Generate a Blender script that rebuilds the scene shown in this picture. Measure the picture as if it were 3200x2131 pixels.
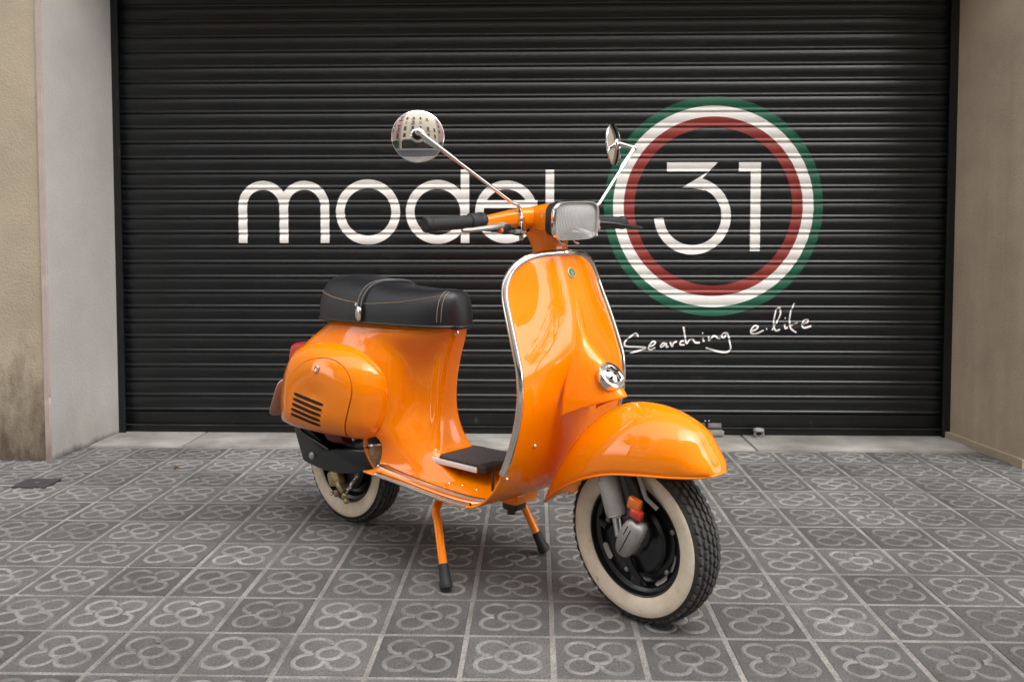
import bpy, bmesh, math, random
import numpy as np
from mathutils import Vector, Matrix
random.seed(7); rng = np.random.default_rng(7)
scene = bpy.context.scene
for o in list(bpy.data.objects): bpy.data.objects.remove(o)
COL = scene.collection
V = lambda *a: np.array(a, float)

# ------------------------------------------------------------------ camera
cam_d = bpy.data.cameras.new('camera'); cam = bpy.data.objects.new('camera', cam_d); COL.objects.link(cam)
scene.camera = cam
CAM = V(.3583, -1.9689, .9188); YAW, PITCH, FPX, CY = -.0266, .0461, 2684.3, 881.9
fw = V(math.sin(YAW)*math.cos(PITCH), math.cos(YAW)*math.cos(PITCH), -math.sin(PITCH))
rt = V(math.cos(YAW), -math.sin(YAW), 0); up = np.cross(rt, fw)
M = Matrix(((rt[0], up[0], -fw[0], CAM[0]), (rt[1], up[1], -fw[1], CAM[1]), (rt[2], up[2], -fw[2], CAM[2]), (0, 0, 0, 1)))
cam.matrix_world = M
cam_d.sensor_width = 36; cam_d.lens = 36*FPX/3200; cam_d.shift_y = (CY-1065.5)/3200; cam_d.clip_start = .05; cam_d.clip_end = 3000
cam_d.dof.use_dof = True; cam_d.dof.focus_distance = 2.25; cam_d.dof.aperture_fstop = 9.0

# ------------------------------------------------------------------ sky, sun, exposure
SUN_EL, SUN_AZ = math.radians(55), math.radians(150)      # azimuth clockwise from +Y
w = bpy.data.worlds.new('World'); scene.world = w; w.use_nodes = True
nt = w.node_tree; bg = nt.nodes['Background']
sky = nt.nodes.new('ShaderNodeTexSky'); sky.sky_type = 'NISHITA'; sky.sun_disc = False
sky.sun_elevation = SUN_EL; sky.sun_rotation = SUN_AZ; sky.dust_density = 1.5; sky.air_density = 1.0; sky.ozone_density = 1.0
hs = nt.nodes.new('ShaderNodeHueSaturation'); hs.inputs['Saturation'].default_value = .20
nt.links.new(sky.outputs[0], hs.inputs['Color']); nt.links.new(hs.outputs[0], bg.inputs[0]); bg.inputs[1].default_value = .15
sl = bpy.data.lights.new('sun', 'SUN'); sl.energy = .5; sl.angle = math.radians(60); sl.color = (1, .95, .88)
so = bpy.data.objects.new('sun', sl); COL.objects.link(so)
sd = V(math.sin(SUN_AZ)*math.cos(SUN_EL), math.cos(SUN_AZ)*math.cos(SUN_EL), math.sin(SUN_EL))
so.rotation_euler = Vector(sd).to_track_quat('Z', 'Y').to_euler(); so.location = (0, -6, 12)
vs = scene.view_settings; vs.view_transform = 'Standard'; vs.look = 'None'; vs.gamma = 1; vs.use_curve_mapping = False
vs.exposure = 2.3
scene.cycles.max_bounces = 8

# ------------------------------------------------------------------ materials
def mat(name, col, rough=.5, metal=0, coat=0, crough=.03, var=0, vs_=6, vcol=None, bump=0, bs=80, spec=.5, trans=0, rvar=0, perobj=0, detail=6, sheen=0, speck=0):
    m = bpy.data.materials.new(name); m.use_nodes = True; n = m.node_tree; P = n.nodes['Principled BSDF']; L = n.links.new
    P.inputs['Roughness'].default_value = rough; P.inputs['Metallic'].default_value = metal
    P.inputs['Coat Weight'].default_value = coat; P.inputs['Coat Roughness'].default_value = crough; P.inputs['Coat IOR'].default_value = 1.58
    P.inputs['Specular IOR Level'].default_value = spec; P.inputs['Transmission Weight'].default_value = trans
    P.inputs['Sheen Weight'].default_value = sheen
    c = (*col, 1); P.inputs['Base Color'].default_value = c
    tc = n.nodes.new('ShaderNodeTexCoord')
    src = tc.outputs['Object']
    if perobj:
        oi = n.nodes.new('ShaderNodeObjectInfo'); va = n.nodes.new('ShaderNodeVectorMath'); va.operation = 'MULTIPLY_ADD'
        cb = n.nodes.new('ShaderNodeCombineXYZ'); L(oi.outputs['Random'], cb.inputs[0]); L(oi.outputs['Random'], cb.inputs[1])
        va.inputs[1].default_value = (37, 53, 0); L(cb.outputs[0], va.inputs[0]); L(src, va.inputs[2]); src = va.outputs[0]
    out = None
    if var or rvar:
        no = n.nodes.new('ShaderNodeTexNoise'); no.inputs['Scale'].default_value = vs_; no.inputs['Detail'].default_value = detail
        no.inputs['Roughness'].default_value = .65; L(src, no.inputs['Vector'])
        rp = n.nodes.new('ShaderNodeValToRGB'); rp.color_ramp.elements[0].position = .32; rp.color_ramp.elements[1].position = .68
        L(no.outputs[0], rp.inputs[0])
        if var:
            v2 = vcol or tuple(x*(1-var) for x in col)
            rp.color_ramp.elements[0].color = (*v2, 1); rp.color_ramp.elements[1].color = c
            out = rp.outputs[0]
            if perobj:
                mr = n.nodes.new('ShaderNodeMapRange'); mr.inputs[3].default_value = 1-perobj; mr.inputs[4].default_value = 1+perobj
                L(oi.outputs['Random'], mr.inputs[0])
                mm = n.nodes.new('ShaderNodeVectorMath'); mm.operation = 'SCALE'; L(out, mm.inputs[0]); L(mr.outputs[0], mm.inputs['Scale']); out = mm.outputs[0]
            if speck:
                ns = n.nodes.new('ShaderNodeTexNoise'); ns.inputs['Scale'].default_value = 190; ns.inputs['Detail'].default_value = 3; ns.inputs['Roughness'].default_value = .8; L(src, ns.inputs['Vector'])
                m3 = n.nodes.new('ShaderNodeMapRange'); m3.inputs[1].default_value = .3; m3.inputs[2].default_value = .7; m3.inputs[3].default_value = 1-speck; m3.inputs[4].default_value = 1+speck; L(ns.outputs[0], m3.inputs[0])
                m4 = n.nodes.new('ShaderNodeVectorMath'); m4.operation = 'SCALE'; L(out, m4.inputs[0]); L(m3.outputs[0], m4.inputs['Scale']); out = m4.outputs[0]
            L(out, P.inputs['Base Color'])
        if rvar:
            mr2 = n.nodes.new('ShaderNodeMapRange'); mr2.inputs[3].default_value = rough; mr2.inputs[4].default_value = rough+rvar
            L(no.outputs[0], mr2.inputs[0]); L(mr2.outputs[0], P.inputs['Roughness'])
    if bump:
        nb = n.nodes.new('ShaderNodeTexNoise'); nb.inputs['Scale'].default_value = bs; nb.inputs['Detail'].default_value = 4; L(src, nb.inputs['Vector'])
        b = n.nodes.new('ShaderNodeBump'); b.inputs['Strength'].default_value = bump; b.inputs['Distance'].default_value = .004
        L(nb.outputs[0], b.inputs['Height']); L(b.outputs[0], P.inputs['Normal'])
    return m
def stained(m, zlo, zhi, col, scale=6, stretch=(1, 1, .35), amount=.8, floor=0.0):
    """dirt with its own ragged outline, mixed over the material's colour between heights zlo..zhi"""
    n = m.node_tree; P = n.nodes['Principled BSDF']; L = n.links.new
    tc = n.nodes.new('ShaderNodeTexCoord'); mp = n.nodes.new('ShaderNodeMapping'); mp.inputs['Scale'].default_value = stretch
    L(tc.outputs['Object'], mp.inputs[0]); no = n.nodes.new('ShaderNodeTexNoise'); no.inputs['Scale'].default_value = scale; no.inputs['Detail'].default_value = 9; no.inputs['Roughness'].default_value = .7
    L(mp.outputs[0], no.inputs['Vector'])
    sx = n.nodes.new('ShaderNodeSeparateXYZ'); L(tc.outputs['Object'], sx.inputs[0])
    mr = n.nodes.new('ShaderNodeMapRange'); mr.inputs[1].default_value = zlo; mr.inputs[2].default_value = zhi; mr.inputs[3].default_value = .34; mr.inputs[4].default_value = -.34+floor
    L(sx.outputs[2], mr.inputs[0])
    ad = n.nodes.new('ShaderNodeMath'); ad.operation = 'ADD'; L(no.outputs[0], ad.inputs[0]); L(mr.outputs[0], ad.inputs[1])
    rp = n.nodes.new('ShaderNodeMapRange'); rp.inputs[1].default_value = .48; rp.inputs[2].default_value = .82; rp.inputs[4].default_value = amount; L(ad.outputs[0], rp.inputs[0])
    mx = n.nodes.new('ShaderNodeMix'); mx.data_type = 'RGBA'; L(rp.outputs[0], mx.inputs[0])
    lk = P.inputs['Base Color'].links
    if lk: L(lk[0].from_socket, mx.inputs[6])
    else: mx.inputs[6].default_value = P.inputs['Base Color'].default_value
    mx.inputs[7].default_value = (*col, 1); L(mx.outputs[2], P.inputs['Base Color'])
    return m
def scuff(m, col, scale, thr, amount, stretch=(1, 1, 1)):
    """small irregular marks of another colour: rubbed spots, dust, dirt"""
    n = m.node_tree; P = n.nodes['Principled BSDF']; L = n.links.new
    tc = n.nodes.new('ShaderNodeTexCoord'); mp = n.nodes.new('ShaderNodeMapping'); mp.inputs['Scale'].default_value = stretch; L(tc.outputs['Object'], mp.inputs[0])
    no = n.nodes.new('ShaderNodeTexNoise'); no.inputs['Scale'].default_value = scale; no.inputs['Detail'].default_value = 6; no.inputs['Roughness'].default_value = .62; L(mp.outputs[0], no.inputs['Vector'])
    mr = n.nodes.new('ShaderNodeMapRange'); mr.inputs[1].default_value = thr; mr.inputs[2].default_value = thr+.08; mr.inputs[4].default_value = amount; L(no.outputs[0], mr.inputs[0])
    mx = n.nodes.new('ShaderNodeMix'); mx.data_type = 'RGBA'; L(mr.outputs[0], mx.inputs[0]); lk = P.inputs['Base Color'].links
    if lk: L(lk[0].from_socket, mx.inputs[6])
    else: mx.inputs[6].default_value = P.inputs['Base Color'].default_value
    mx.inputs[7].default_value = (*col, 1); L(mx.outputs[2], P.inputs['Base Color']); return m
def street_dirt(m):
    """broad foot-traffic staining and trodden gum, continuous across tiles and joints"""
    n = m.node_tree; P = n.nodes['Principled BSDF']; L = n.links.new; g = n.nodes.new('ShaderNodeNewGeometry')
    no = n.nodes.new('ShaderNodeTexNoise'); no.inputs['Scale'].default_value = 1.6; no.inputs['Detail'].default_value = 7; no.inputs['Roughness'].default_value = .6; L(g.outputs['Position'], no.inputs['Vector'])
    mr = n.nodes.new('ShaderNodeMapRange'); mr.inputs[1].default_value = .32; mr.inputs[2].default_value = .68; mr.inputs[3].default_value = .74; mr.inputs[4].default_value = 1.14; L(no.outputs[0], mr.inputs[0])
    vo = n.nodes.new('ShaderNodeTexVoronoi'); vo.inputs['Scale'].default_value = 4.2; L(g.outputs['Position'], vo.inputs['Vector'])
    sp = n.nodes.new('ShaderNodeSeparateXYZ'); L(vo.outputs['Color'], sp.inputs[0])
    th = n.nodes.new('ShaderNodeMapRange'); th.inputs[1].default_value = .62; th.inputs[2].default_value = 1; th.inputs[3].default_value = 0; th.inputs[4].default_value = .052; L(sp.outputs[0], th.inputs[0])
    lt_ = n.nodes.new('ShaderNodeMath'); lt_.operation = 'LESS_THAN'; L(vo.outputs['Distance'], lt_.inputs[0]); L(th.outputs[0], lt_.inputs[1])
    m2 = n.nodes.new('ShaderNodeMath'); m2.operation = 'MULTIPLY_ADD'; m2.inputs[1].default_value = -.45; m2.inputs[2].default_value = 1; L(lt_.outputs[0], m2.inputs[0])
    m3 = n.nodes.new('ShaderNodeMath'); m3.operation = 'MULTIPLY'; L(mr.outputs[0], m3.inputs[0]); L(m2.outputs[0], m3.inputs[1])
    sc_ = n.nodes.new('ShaderNodeVectorMath'); sc_.operation = 'SCALE'; L(P.inputs['Base Color'].links[0].from_socket, sc_.inputs[0]); L(m3.outputs[0], sc_.inputs['Scale']); L(sc_.outputs[0], P.inputs['Base Color']); return m
PAINT = mat('orange_paint', (1.0, .250, .0), .42, coat=.9, crough=.015, spec=.03, rvar=.06, vs_=3)
CHROME = mat('chrome', (.82, .80, .78), .07, 1, rvar=.10, vs_=14)
MIRROR = mat('mirror_chrome', (.86, .86, .86), .025, 1)
ALU = mat('cast_aluminium', (.50, .49, .47), .42, .85, var=.25, vs_=25, rvar=.15)
GREYP = mat('grey_paint', (.42, .41, .39), .38, .2, coat=.3, var=.12, vs_=30, rvar=.1)
BLACK = mat('black_plastic', (.012, .013, .015), .38, var=.3, vs_=20, rvar=.15)
BLKMET = mat('black_metal', (.009, .011, .014), .28, coat=.2, rvar=.15, vs_=15, bump=.05, bs=60)
RUBBER = mat('rubber', (.018, .018, .019), .62, var=.4, vs_=30, bump=.1, bs=300)
TYRE = mat('tyre_rubber', (.022, .022, .022), .68, var=.5, vcol=(.05, .047, .043), vs_=18, bump=.1, bs=200)
TREAD = mat('worn_tread', (.060, .058, .055), .72, var=.4, vs_=40)
WWALL = mat('whitewall_rubber', (.88, .78, .63), .55, var=.2, vcol=(.70, .58, .43), vs_=16, bump=.04, bs=90)
LEATHER = mat('black_leather', (.009, .0098, .0125), .33, bump=.25, bs=420, rvar=.12, vs_=12, spec=.55)
THREAD = mat('thread', (.30, .27, .23), .8)
TAN = mat('tan_thread', (.25, .17, .10), .8)
BRASS = mat('yellow_passivated_steel', (.62, .52, .30), .45, .6, var=.5, vcol=(.30, .22, .10), vs_=60)
TANMET = mat('tan_metal', (.40, .27, .15), .5, .4, var=.4, vs_=40)
WHITEP = mat('white_plastic', (.80, .79, .76), .4)
GREYRUB = mat('grey_rubber_pad', (.055, .052, .055), .75, var=.2, vs_=60, bump=.3, bs=500)
ORLENS = mat('amber_lens', (.75, .16, .01), .2, coat=.6)
REDLENS = mat('red_lens', (.45, .012, .012), .15, coat=1)
REDREF = mat('red_reflector', (.55, .03, .015), .25, coat=.6)
PLATE = mat('plate_back', (.50, .42, .38), .45, .3, var=.2, vs_=20)
GREENB = mat('badge_green', (.01, .16, .07), .3, coat=.8)
DARK = mat('cavity_shade', (.006, .006, .006), .8)  # black stands in for the shade inside slots, holes and grooves
SEAM = mat('seam_shade', (.30, .07, .004), .7)  # darker orange paints the shade of the gap around the door
def glass_mat():
    m = mat('headlight_glass', (.98, .98, .97), .03, trans=.58, spec=.5)
    n = m.node_tree; P = n.nodes['Principled BSDF']; P.inputs['IOR'].default_value = 1.35
    tc = n.nodes.new('ShaderNodeTexCoord'); wv = n.nodes.new('ShaderNodeTexWave'); wv.bands_direction = 'Y'; wv.inputs['Scale'].default_value = 70
    n.links.new(tc.outputs['Object'], wv.inputs[0]); b = n.nodes.new('ShaderNodeBump'); b.inputs['Strength'].default_value = .6; b.inputs['Distance'].default_value = .004
    n.links.new(wv.outputs['Fac'], b.inputs['Height']); n.links.new(b.outputs[0], P.inputs['Normal']); return m
GLASS = glass_mat()
REFLECT = mat('reflector_bowl', (.96, .96, .95), .35, .75)
# setting
TILE = mat('panot_cement', (.120, .117, .111), .80, var=.38, vs_=9, vcol=(.074, .072, .069), bump=.9, bs=180, perobj=.22, detail=9, speck=.5)
RELIEF = mat('panot_worn_relief', (.240, .232, .218), .85, var=.48, vs_=13, bump=.4, bs=300, perobj=.24, detail=9, speck=.3)
MORTAR = mat('mortar', (.285, .270, .248), .9, var=.5, vs_=7, bump=.6, bs=220, detail=9, speck=.45)
ASPH = mat('asphalt', (.055, .055, .056), .85, var=.3, vs_=5, bump=.4, bs=200)
GRANITE = mat('granite', (.33, .32, .31), .7, var=.3, vs_=40, bump=.2, bs=150)
SILL = mat('sill_stone', (.40, .385, .36), .62, var=.5, vs_=4, vcol=(.20, .185, .165), bump=.25, bs=120, detail=9, perobj=.06)
SLAT = mat('black_shutter_paint', (.0062, .0085, .0100), .26, var=.4, vs_=3, rvar=.16, spec=.5, bump=.05, bs=30)
RAIL = mat('shutter_rail_paint', (.0050, .0060, .0072), .36, var=.4, vs_=10, rvar=.15)
LWHITE = mat('white_lettering', (.92, .90, .865), .5, var=.05, vs_=8)
LGREEN = mat('green_lettering', (.012, .125, .068), .5, var=.12, vs_=5)
LRED = mat('red_lettering', (.30, .036, .026), .5, var=.12, vs_=5)
PL_GREY = stained(stained(mat('grey_lilac_plaster', (.48, .445, .415), .85, var=.14, vs_=3, bump=.5, bs=90, detail=8), 0, .45, (.20, .18, .15), 5, amount=.35), 0, .06, (.05, .045, .04), 9, amount=.8)
PL_BEIGE = stained(mat('beige_plaster', (.46, .39, .285), .88, var=.24, vs_=2.2, bump=.6, bs=110, detail=8), 0, .85, (.07, .05, .032), 7.0, (1, 1, .5), .9)
PL_PINK = stained(mat('pink_corner_plaster', (.47, .385, .345), .85, var=.15, vs_=6, bump=.4, bs=90), 0, .3, (.12, .08, .06), 7, amount=.6)
PL_BROWN = stained(mat('brown_render', (.56, .475, .345), .9, var=.25, vs_=3, bump=.8, bs=130, detail=9), 0, 2.2, (.24, .175, .10), 3.0, (2.5, 2.5, .12), .35, .12)
FACADE = mat('facade_render', (.42, .38, .31), .85, var=.15, vs_=.6, bump=.3, bs=30)
FAC2 = mat('pale_facade', (.78, .70, .56), .85, var=.12, vs_=.5)
FAC3 = mat('pink_facade', (.52, .36, .32), .85, var=.12, vs_=.5)
WINGL = mat('window_glass', (.03, .035, .04), .08, spec=.8)
SHUT = mat('green_louvre', (.05, .11, .08), .6)
IRON = mat('iron', (.06, .06, .062), .6, .3, var=.4, vs_=30)

for m_ in (TILE, RELIEF, MORTAR, SILL): street_dirt(m_)
scuff(WWALL, (.30, .24, .17), 34, .64, .55); scuff(WWALL, (.10, .085, .07), 90, .70, .6)
scuff(SLAT, (.045, .042, .038), 16, .63, .35, (.25, 1, 1)); scuff(RAIL, (.09, .085, .075), 22, .63, .5)
scuff(LWHITE, (.30, .29, .27), 46, .70, .55); scuff(LGREEN, (.02, .03, .025), 40, .70, .6); scuff(LRED, (.04, .02, .02), 40, .70, .6)
scuff(PL_GREY, (.30, .27, .24), 14, .68, .5); scuff(PL_BEIGE, (.22, .16, .10), 12, .67, .5); scuff(PL_BROWN, (.22, .17, .11), 20, .68, .45)
scuff(TYRE, (.09, .085, .075), 40, .60, .5)
# ------------------------------------------------------------------ mesh helpers
def cr(p, n, closed=False):
    p = np.asarray(p, float); K = len(p)
    t = np.linspace(0, K, n, endpoint=False) if closed else np.linspace(0, K-1, n)
    i = np.floor(t).astype(int)
    if not closed: i = np.minimum(i, K-2)
    f = (t-i).reshape((-1,)+(1,)*(p.ndim-1))
    if closed: a, b, c, d = p[(i-1) % K], p[i % K], p[(i+1) % K], p[(i+2) % K]
    else:
        e = np.concatenate([[2*p[0]-p[1]], p, [2*p[-1]-p[-2]]]); a, b, c, d = e[i], e[i+1], e[i+2], e[i+3]
    return .5*((2*b)+(-a+c)*f+(2*a-5*b+4*c-d)*f*f+(-a+3*b-3*c+d)*f**3)
def surf(ctrl, nk, nm, ck=False, cm=False):
    g = cr(np.asarray(ctrl, float), nk, ck); return np.swapaxes(cr(np.swapaxes(g, 0, 1), nm, cm), 0, 1)
def unit(a): a = np.asarray(a, float); return a/np.linalg.norm(a)
def frame(ax):
    ax = unit(ax); h = V(0, 0, 1) if abs(ax[2]) < .9 else V(1, 0, 0)
    u = unit(np.cross(h, ax)); return u, np.cross(ax, u), ax
class MB:
    def __init__(s): s.v = []; s.f = []; s.m = []; s.n = 0
    def add(s, Vt, F, m=0):
        Vt = np.asarray(Vt, float).reshape(-1, 3); s.v.append(Vt); s.f += [tuple(int(i)+s.n for i in f) for f in F]; s.m += [m]*len(F); s.n += len(Vt); return s
    def grid(s, G, ca=False, cb=False, m=0):
        a, b = G.shape[:2]; F = []
        for i in range(a if ca else a-1):
            for j in range(b if cb else b-1):
                i2, j2 = (i+1) % a, (j+1) % b; F.append((i*b+j, i*b+j2, i2*b+j2, i2*b+j))
        return s.add(G, F, m)
    def fan(s, ring, m=0, c=None):
        ring = np.asarray(ring); c = ring.mean(0) if c is None else c; n = len(ring)
        return s.add(np.vstack([ring, [c]]), [(i, (i+1) % n, n) for i in range(n)], m)
    def tube(s, path, r, n=10, closed=False, m=0, cap=True, flat=1.0, upv=None):
        p = np.asarray(path, float); K = len(p); r = np.broadcast_to(np.asarray(r, float), (K,))
        T = np.roll(p, -1, 0)-np.roll(p, 1, 0)
        if not closed: T[0] = p[1]-p[0]; T[-1] = p[-1]-p[-2]
        T /= np.linalg.norm(T, axis=1)[:, None]+1e-12
        u = np.asarray(upv, float) if upv is not None else frame(T[0])[0]
        G = np.empty((K, n, 3)); a = np.arange(n)*2*math.pi/n
        for k in range(K):
            u = u-T[k]*(u@T[k]); u = unit(u); b = np.cross(T[k], u)
            G[k] = p[k]+r[k]*(np.cos(a)[:, None]*u*flat+np.sin(a)[:, None]*b)
        s.grid(G, closed, True, m)
        if cap and not closed: s.fan(G[0], m); s.fan(G[-1], m)
        return s
    def lathe(s, prof, o=(0, 0, 0), ax=(0, 1, 0), n=40, m=0, cap=True, closed=False, arc=None):
        u, b, x = frame(ax); a = np.arange(n)*2*math.pi/n; prof = np.asarray(prof, float)
        G = np.array([np.asarray(o, float)+h*x+r*(np.cos(a)[:, None]*u+np.sin(a)[:, None]*b) for r, h in prof])
        s.grid(G, closed, True, m)
        if cap and not closed:
            if prof[0][0] > 1e-5: s.fan(G[0], m)
            if prof[-1][0] > 1e-5: s.fan(G[-1], m)
        return s
    def box(s, c, size, R=None, bev=0, seg=2, m=0):
        bm = bmesh.new(); bmesh.ops.create_cube(bm, size=1)
        for q in bm.verts: q.co = Vector((q.co.x*size[0], q.co.y*size[1], q.co.z*size[2]))
        if bev: bmesh.ops.bevel(bm, geom=list(bm.edges), offset=bev, segments=seg, affect='EDGES', profile=.5)
        bm.verts.index_update(); A = np.array([q.co[:] for q in bm.verts]); F = [[q.index for q in f.verts] for f in bm.faces]; bm.free()
        if R is not None: A = A@np.asarray(R).T
        return s.add(A+np.asarray(c, float), F, m)
    def ball(s, c, r, n=10, m=0, sc=(1, 1, 1)):
        th = np.linspace(0, math.pi, n); ph = np.arange(2*n)*math.pi/n
        G = np.array([[[math.sin(t)*math.cos(p)*sc[0], math.sin(t)*math.sin(p)*sc[1], math.cos(t)*sc[2]] for p in ph] for t in th])*r+np.asarray(c, float)
        return s.grid(G, False, True, m)
    def plate(s, poly, o, ux, uy, th, bev=0, m=0):
        """flat polygon in the plane (ux,uy) given thickness th along ux x uy, optionally with bevelled front"""
        poly = np.asarray(poly, float); ux = unit(ux); uy = unit(uy); nz = np.cross(ux, uy); o = np.asarray(o, float); c = poly.mean(0); n = len(poly)
        rings = [(1, 0), (1, th-bev)]
        if bev:
            d = np.linalg.norm(poly-c, axis=1).mean(); rings += [(1-.3*bev/d, th-.3*bev), (1-bev/d, th)]
        G = np.array([[o+((q-c)*k+c)[0]*ux+((q-c)*k+c)[1]*uy+h*nz for q in poly] for k, h in rings])
        s.grid(G, False, True, m); s.fan(G[0], m); s.fan(G[-1], m); return s
    def build(s, name, mats, parent=None, sharp=40, xf=None, mods=None, merge=True):
        A = np.vstack(s.v)
        if xf: A = xf(A)
        me = bpy.data.meshes.new(name); me.from_pydata(A.tolist(), [], s.f)
        mats = mats if isinstance(mats, (list, tuple)) else [mats]
        for q in mats: me.materials.append(q)
        if len(mats) > 1: me.polygons.foreach_set('material_index', s.m)
        bm = bmesh.new(); bm.from_mesh(me)
        if merge: bmesh.ops.remove_doubles(bm, verts=bm.verts, dist=1e-6)
        bmesh.ops.recalc_face_normals(bm, faces=bm.faces); bm.to_mesh(me); bm.free()
        me.polygons.foreach_set('use_smooth', [True]*len(me.polygons)); me.set_sharp_from_angle(angle=math.radians(sharp)); me.update()
        o = bpy.data.objects.new(name, me); COL.objects.link(o)
        if parent is not None: o.parent = parent
        return o
def tag(o, label=None, cat=None, group=None, kind=None):
    for k, q in (('label', label), ('category', cat), ('group', group), ('kind', kind)):
        if q: o[k] = q
    return o
def empty(name, loc=(0, 0, 0), rz=0):
    o = bpy.data.objects.new(name, None); COL.objects.link(o); o.location = loc; o.rotation_euler = (0, 0, rz); o.empty_display_size = .1; return o
def superell(a, b, n, k, ph=0):
    t = np.arange(k)*2*math.pi/k+ph; c, s_ = np.cos(t), np.sin(t)
    return np.c_[a*np.sign(c)*np.abs(c)**(2/n), b*np.sign(s_)*np.abs(s_)**(2/n)]

# ================================================================== SETTING
def sheet(name, x0, x1, y0, y1, z, m):
    return MB().add([(x0, y0, z), (x1, y0, z), (x1, y1, z), (x0, y1, z)], [(0, 1, 2, 3)]).build(name, m)
tag(sheet('ground', -600, 600, -600, 600, -.16, ASPH), kind='structure')
tag(sheet('road', -90, 90, -9.6, -3.35, -.125, ASPH), kind='structure')
pav = tag(MB().box((0, -.4, -.0812), (180, 5.6, .16)).build('pavement', MORTAR), kind='structure')      # mortar bed, top at -0.005
pav_top = -.005
tag(MB().box((0, -11.6, -.08), (180, 4, .16)).build('opposite_pavement', GRANITE), kind='structure')
kerb = tag(MB().box((0, -3.29, -.08), (180, .16, .164), bev=.012).build('kerb', GRANITE), kind='structure')

# --- flower tiles (0.2 m pitch), relief built as raised bands
def ribbon(mb, pts, w, h, z0, m, closed=False):
    p = np.asarray(pts, float); T = np.roll(p, -1, 0)-np.roll(p, 1, 0)
    if not closed: T[0] = p[1]-p[0]; T[-1] = p[-1]-p[-2]
    T /= np.linalg.norm(T, axis=1)[:, None]; N = np.c_[-T[:, 1], T[:, 0]]
    G = np.array([[[*(q+nn*a), z0+b] for a, b in ((-w, 0), (-w*.55, h), (w*.55, h), (w, 0))] for q, nn in zip(p, N)])
    mb.grid(G, closed, False, m)
def tile_mesh(var):
    mb = MB(); r_ = random.Random(var); hs_ = .0942; e = .0018
    sq = lambda s_, z: [(-s_, -s_, z), (s_, -s_, z), (s_, s_, z), (-s_, s_, z)]
    mb.grid(np.array([sq(hs_, -.02), sq(hs_, -e), sq(hs_-e, 0)]), False, True, 0); mb.add(sq(hs_-e, 0), [(0, 1, 2, 3)], 0)
    h = .0026; w_ = .0060; d, r = .0375, .0335
    a = np.linspace(0, 2*math.pi, 26, endpoint=False); mb2 = mb
    ribbon(mb2, np.c_[np.cos(a), np.sin(a)]*.0275, w_, h, -.0002, 1, True)
    for q in range(4):
        ph = h*(.45 if var and r_.random() < .12*var else .96)   # some petals worn low
        qa = math.pi/4+q*math.pi/2; c = np.array([math.cos(qa), math.sin(qa)])*d*1.414
        span = math.radians(150-(r_.random()*25 if var else 0))
        t = qa+np.linspace(-span, span, 20); ribbon(mb2, c+r*np.c_[np.cos(t), np.sin(t)], w_, ph, -.0002, 1)
    return mb
tmesh = []
for v_ in range(4):
    o = tile_mesh(v_).build('tile', [TILE, RELIEF], sharp=30, merge=False); tmesh.append(o.data); bpy.data.objects.remove(o)
def visible(x, y, mrg=.14):
    d = V(x, y, 0)-CAM; zc = d@fw
    return zc > .3 and abs(d@rt/zc) < 1600/FPX+mrg*1.2/zc and -((2131-CY)/FPX)-mrg*1.2/zc < d@up/zc
extra = MB(); YMAX = 1.80
for ix in range(-24, 30):
    for iy in range(-8, 9):
        x, y = ix*.2+.1, iy*.2+.1
        zj, rz = max(-.0004, random.gauss(.0002, .0006)), random.gauss(0, .004)
        if visible(x, y) and y < 1.8:
            t = bpy.data.objects.new('tile', tmesh[random.choices(range(4), (7, 4, 2, 1))[0]]); COL.objects.link(t); t.parent = pav
            t.location = (x, y, zj); t.rotation_euler = (random.gauss(0, .002), random.gauss(0, .002), rz+random.choice((0, 1, 2, 3))*math.pi/2)
        elif abs(x-.3) < 3.6 and y > -1.7:
            src = tile_mesh(0)
            extra.add(np.vstack(src.v)+V(x, y, zj), src.f, 0); extra.m[-len(src.m):] = src.m
tag(extra.build('paving_tiles', [TILE, RELIEF], pav, 30, merge=False), kind='stuff')

# --- stone threshold under the shutter
sill = tag(MB().box((.335, 1.985, -.020), (3.96, .35, .03)).build('threshold', MORTAR), 'pale worn stone threshold strip under the black roller shutter', 'threshold')
for x0, x1 in ((-1.65, -1.225), (-1.22, .36), (.365, 1.335), (1.34, 2.30)):
    MB().box(((x0+x1)/2, 1.985+random.uniform(-.004, .004), -.0125+random.uniform(0, .003)), (x1-x0-.003, .345, .034), bev=.004).build('slab', SILL, sill)

# --- walls
def prism(poly, z0, z1, mb=None, m=0):
    mb = mb or MB(); n = len(poly); A = [(x, y, z0) for x, y in poly]+[(x, y, z1) for x, y in poly]
    return mb.add(A, [(i, (i+1) % n, n+(i+1) % n, n+i) for i in range(n)]+[tuple(range(n))[::-1], tuple(range(n, 2*n))], m)
ZL = 2.62
lp = empty('wall', (-1.68, 1.56, 0)); tag(lp, 'beige plastered wall pier with pale grey reveal left of the shutter', 'wall')
wl = lambda mb, n, m, par, loc: mb.build(n, m, par, 30, xf=lambda A: A-np.array(loc))
wl(prism([(-60, 1.553), (-1.693, 1.553), (-1.655, 2.7), (-60, 2.7)], -.02, ZL), 'wall_body', PL_BEIGE, lp, (-1.68, 1.56, 0))
zz_ = np.linspace(-.02, ZL, 110); jt = rng.normal(0, .0009, (110, 2)); chip = (rng.random(110) < .12)*rng.uniform(.002, .006, 110)*np.where(zz_ < .8, 1.3, .6)
Gb = np.array([[(-1.693, 1.5465, z), (-1.6715-c_+j_[0], 1.5462+c_+j_[1], z), (-1.6700-c_*.6, 1.556, z), (-1.6905, 1.5532, z)] for z, j_, c_ in zip(zz_, jt, chip)])
wl(MB().grid(Gb, False, True), 'corner_bead', PL_PINK, lp, (-1.68, 1.56, 0))
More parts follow.
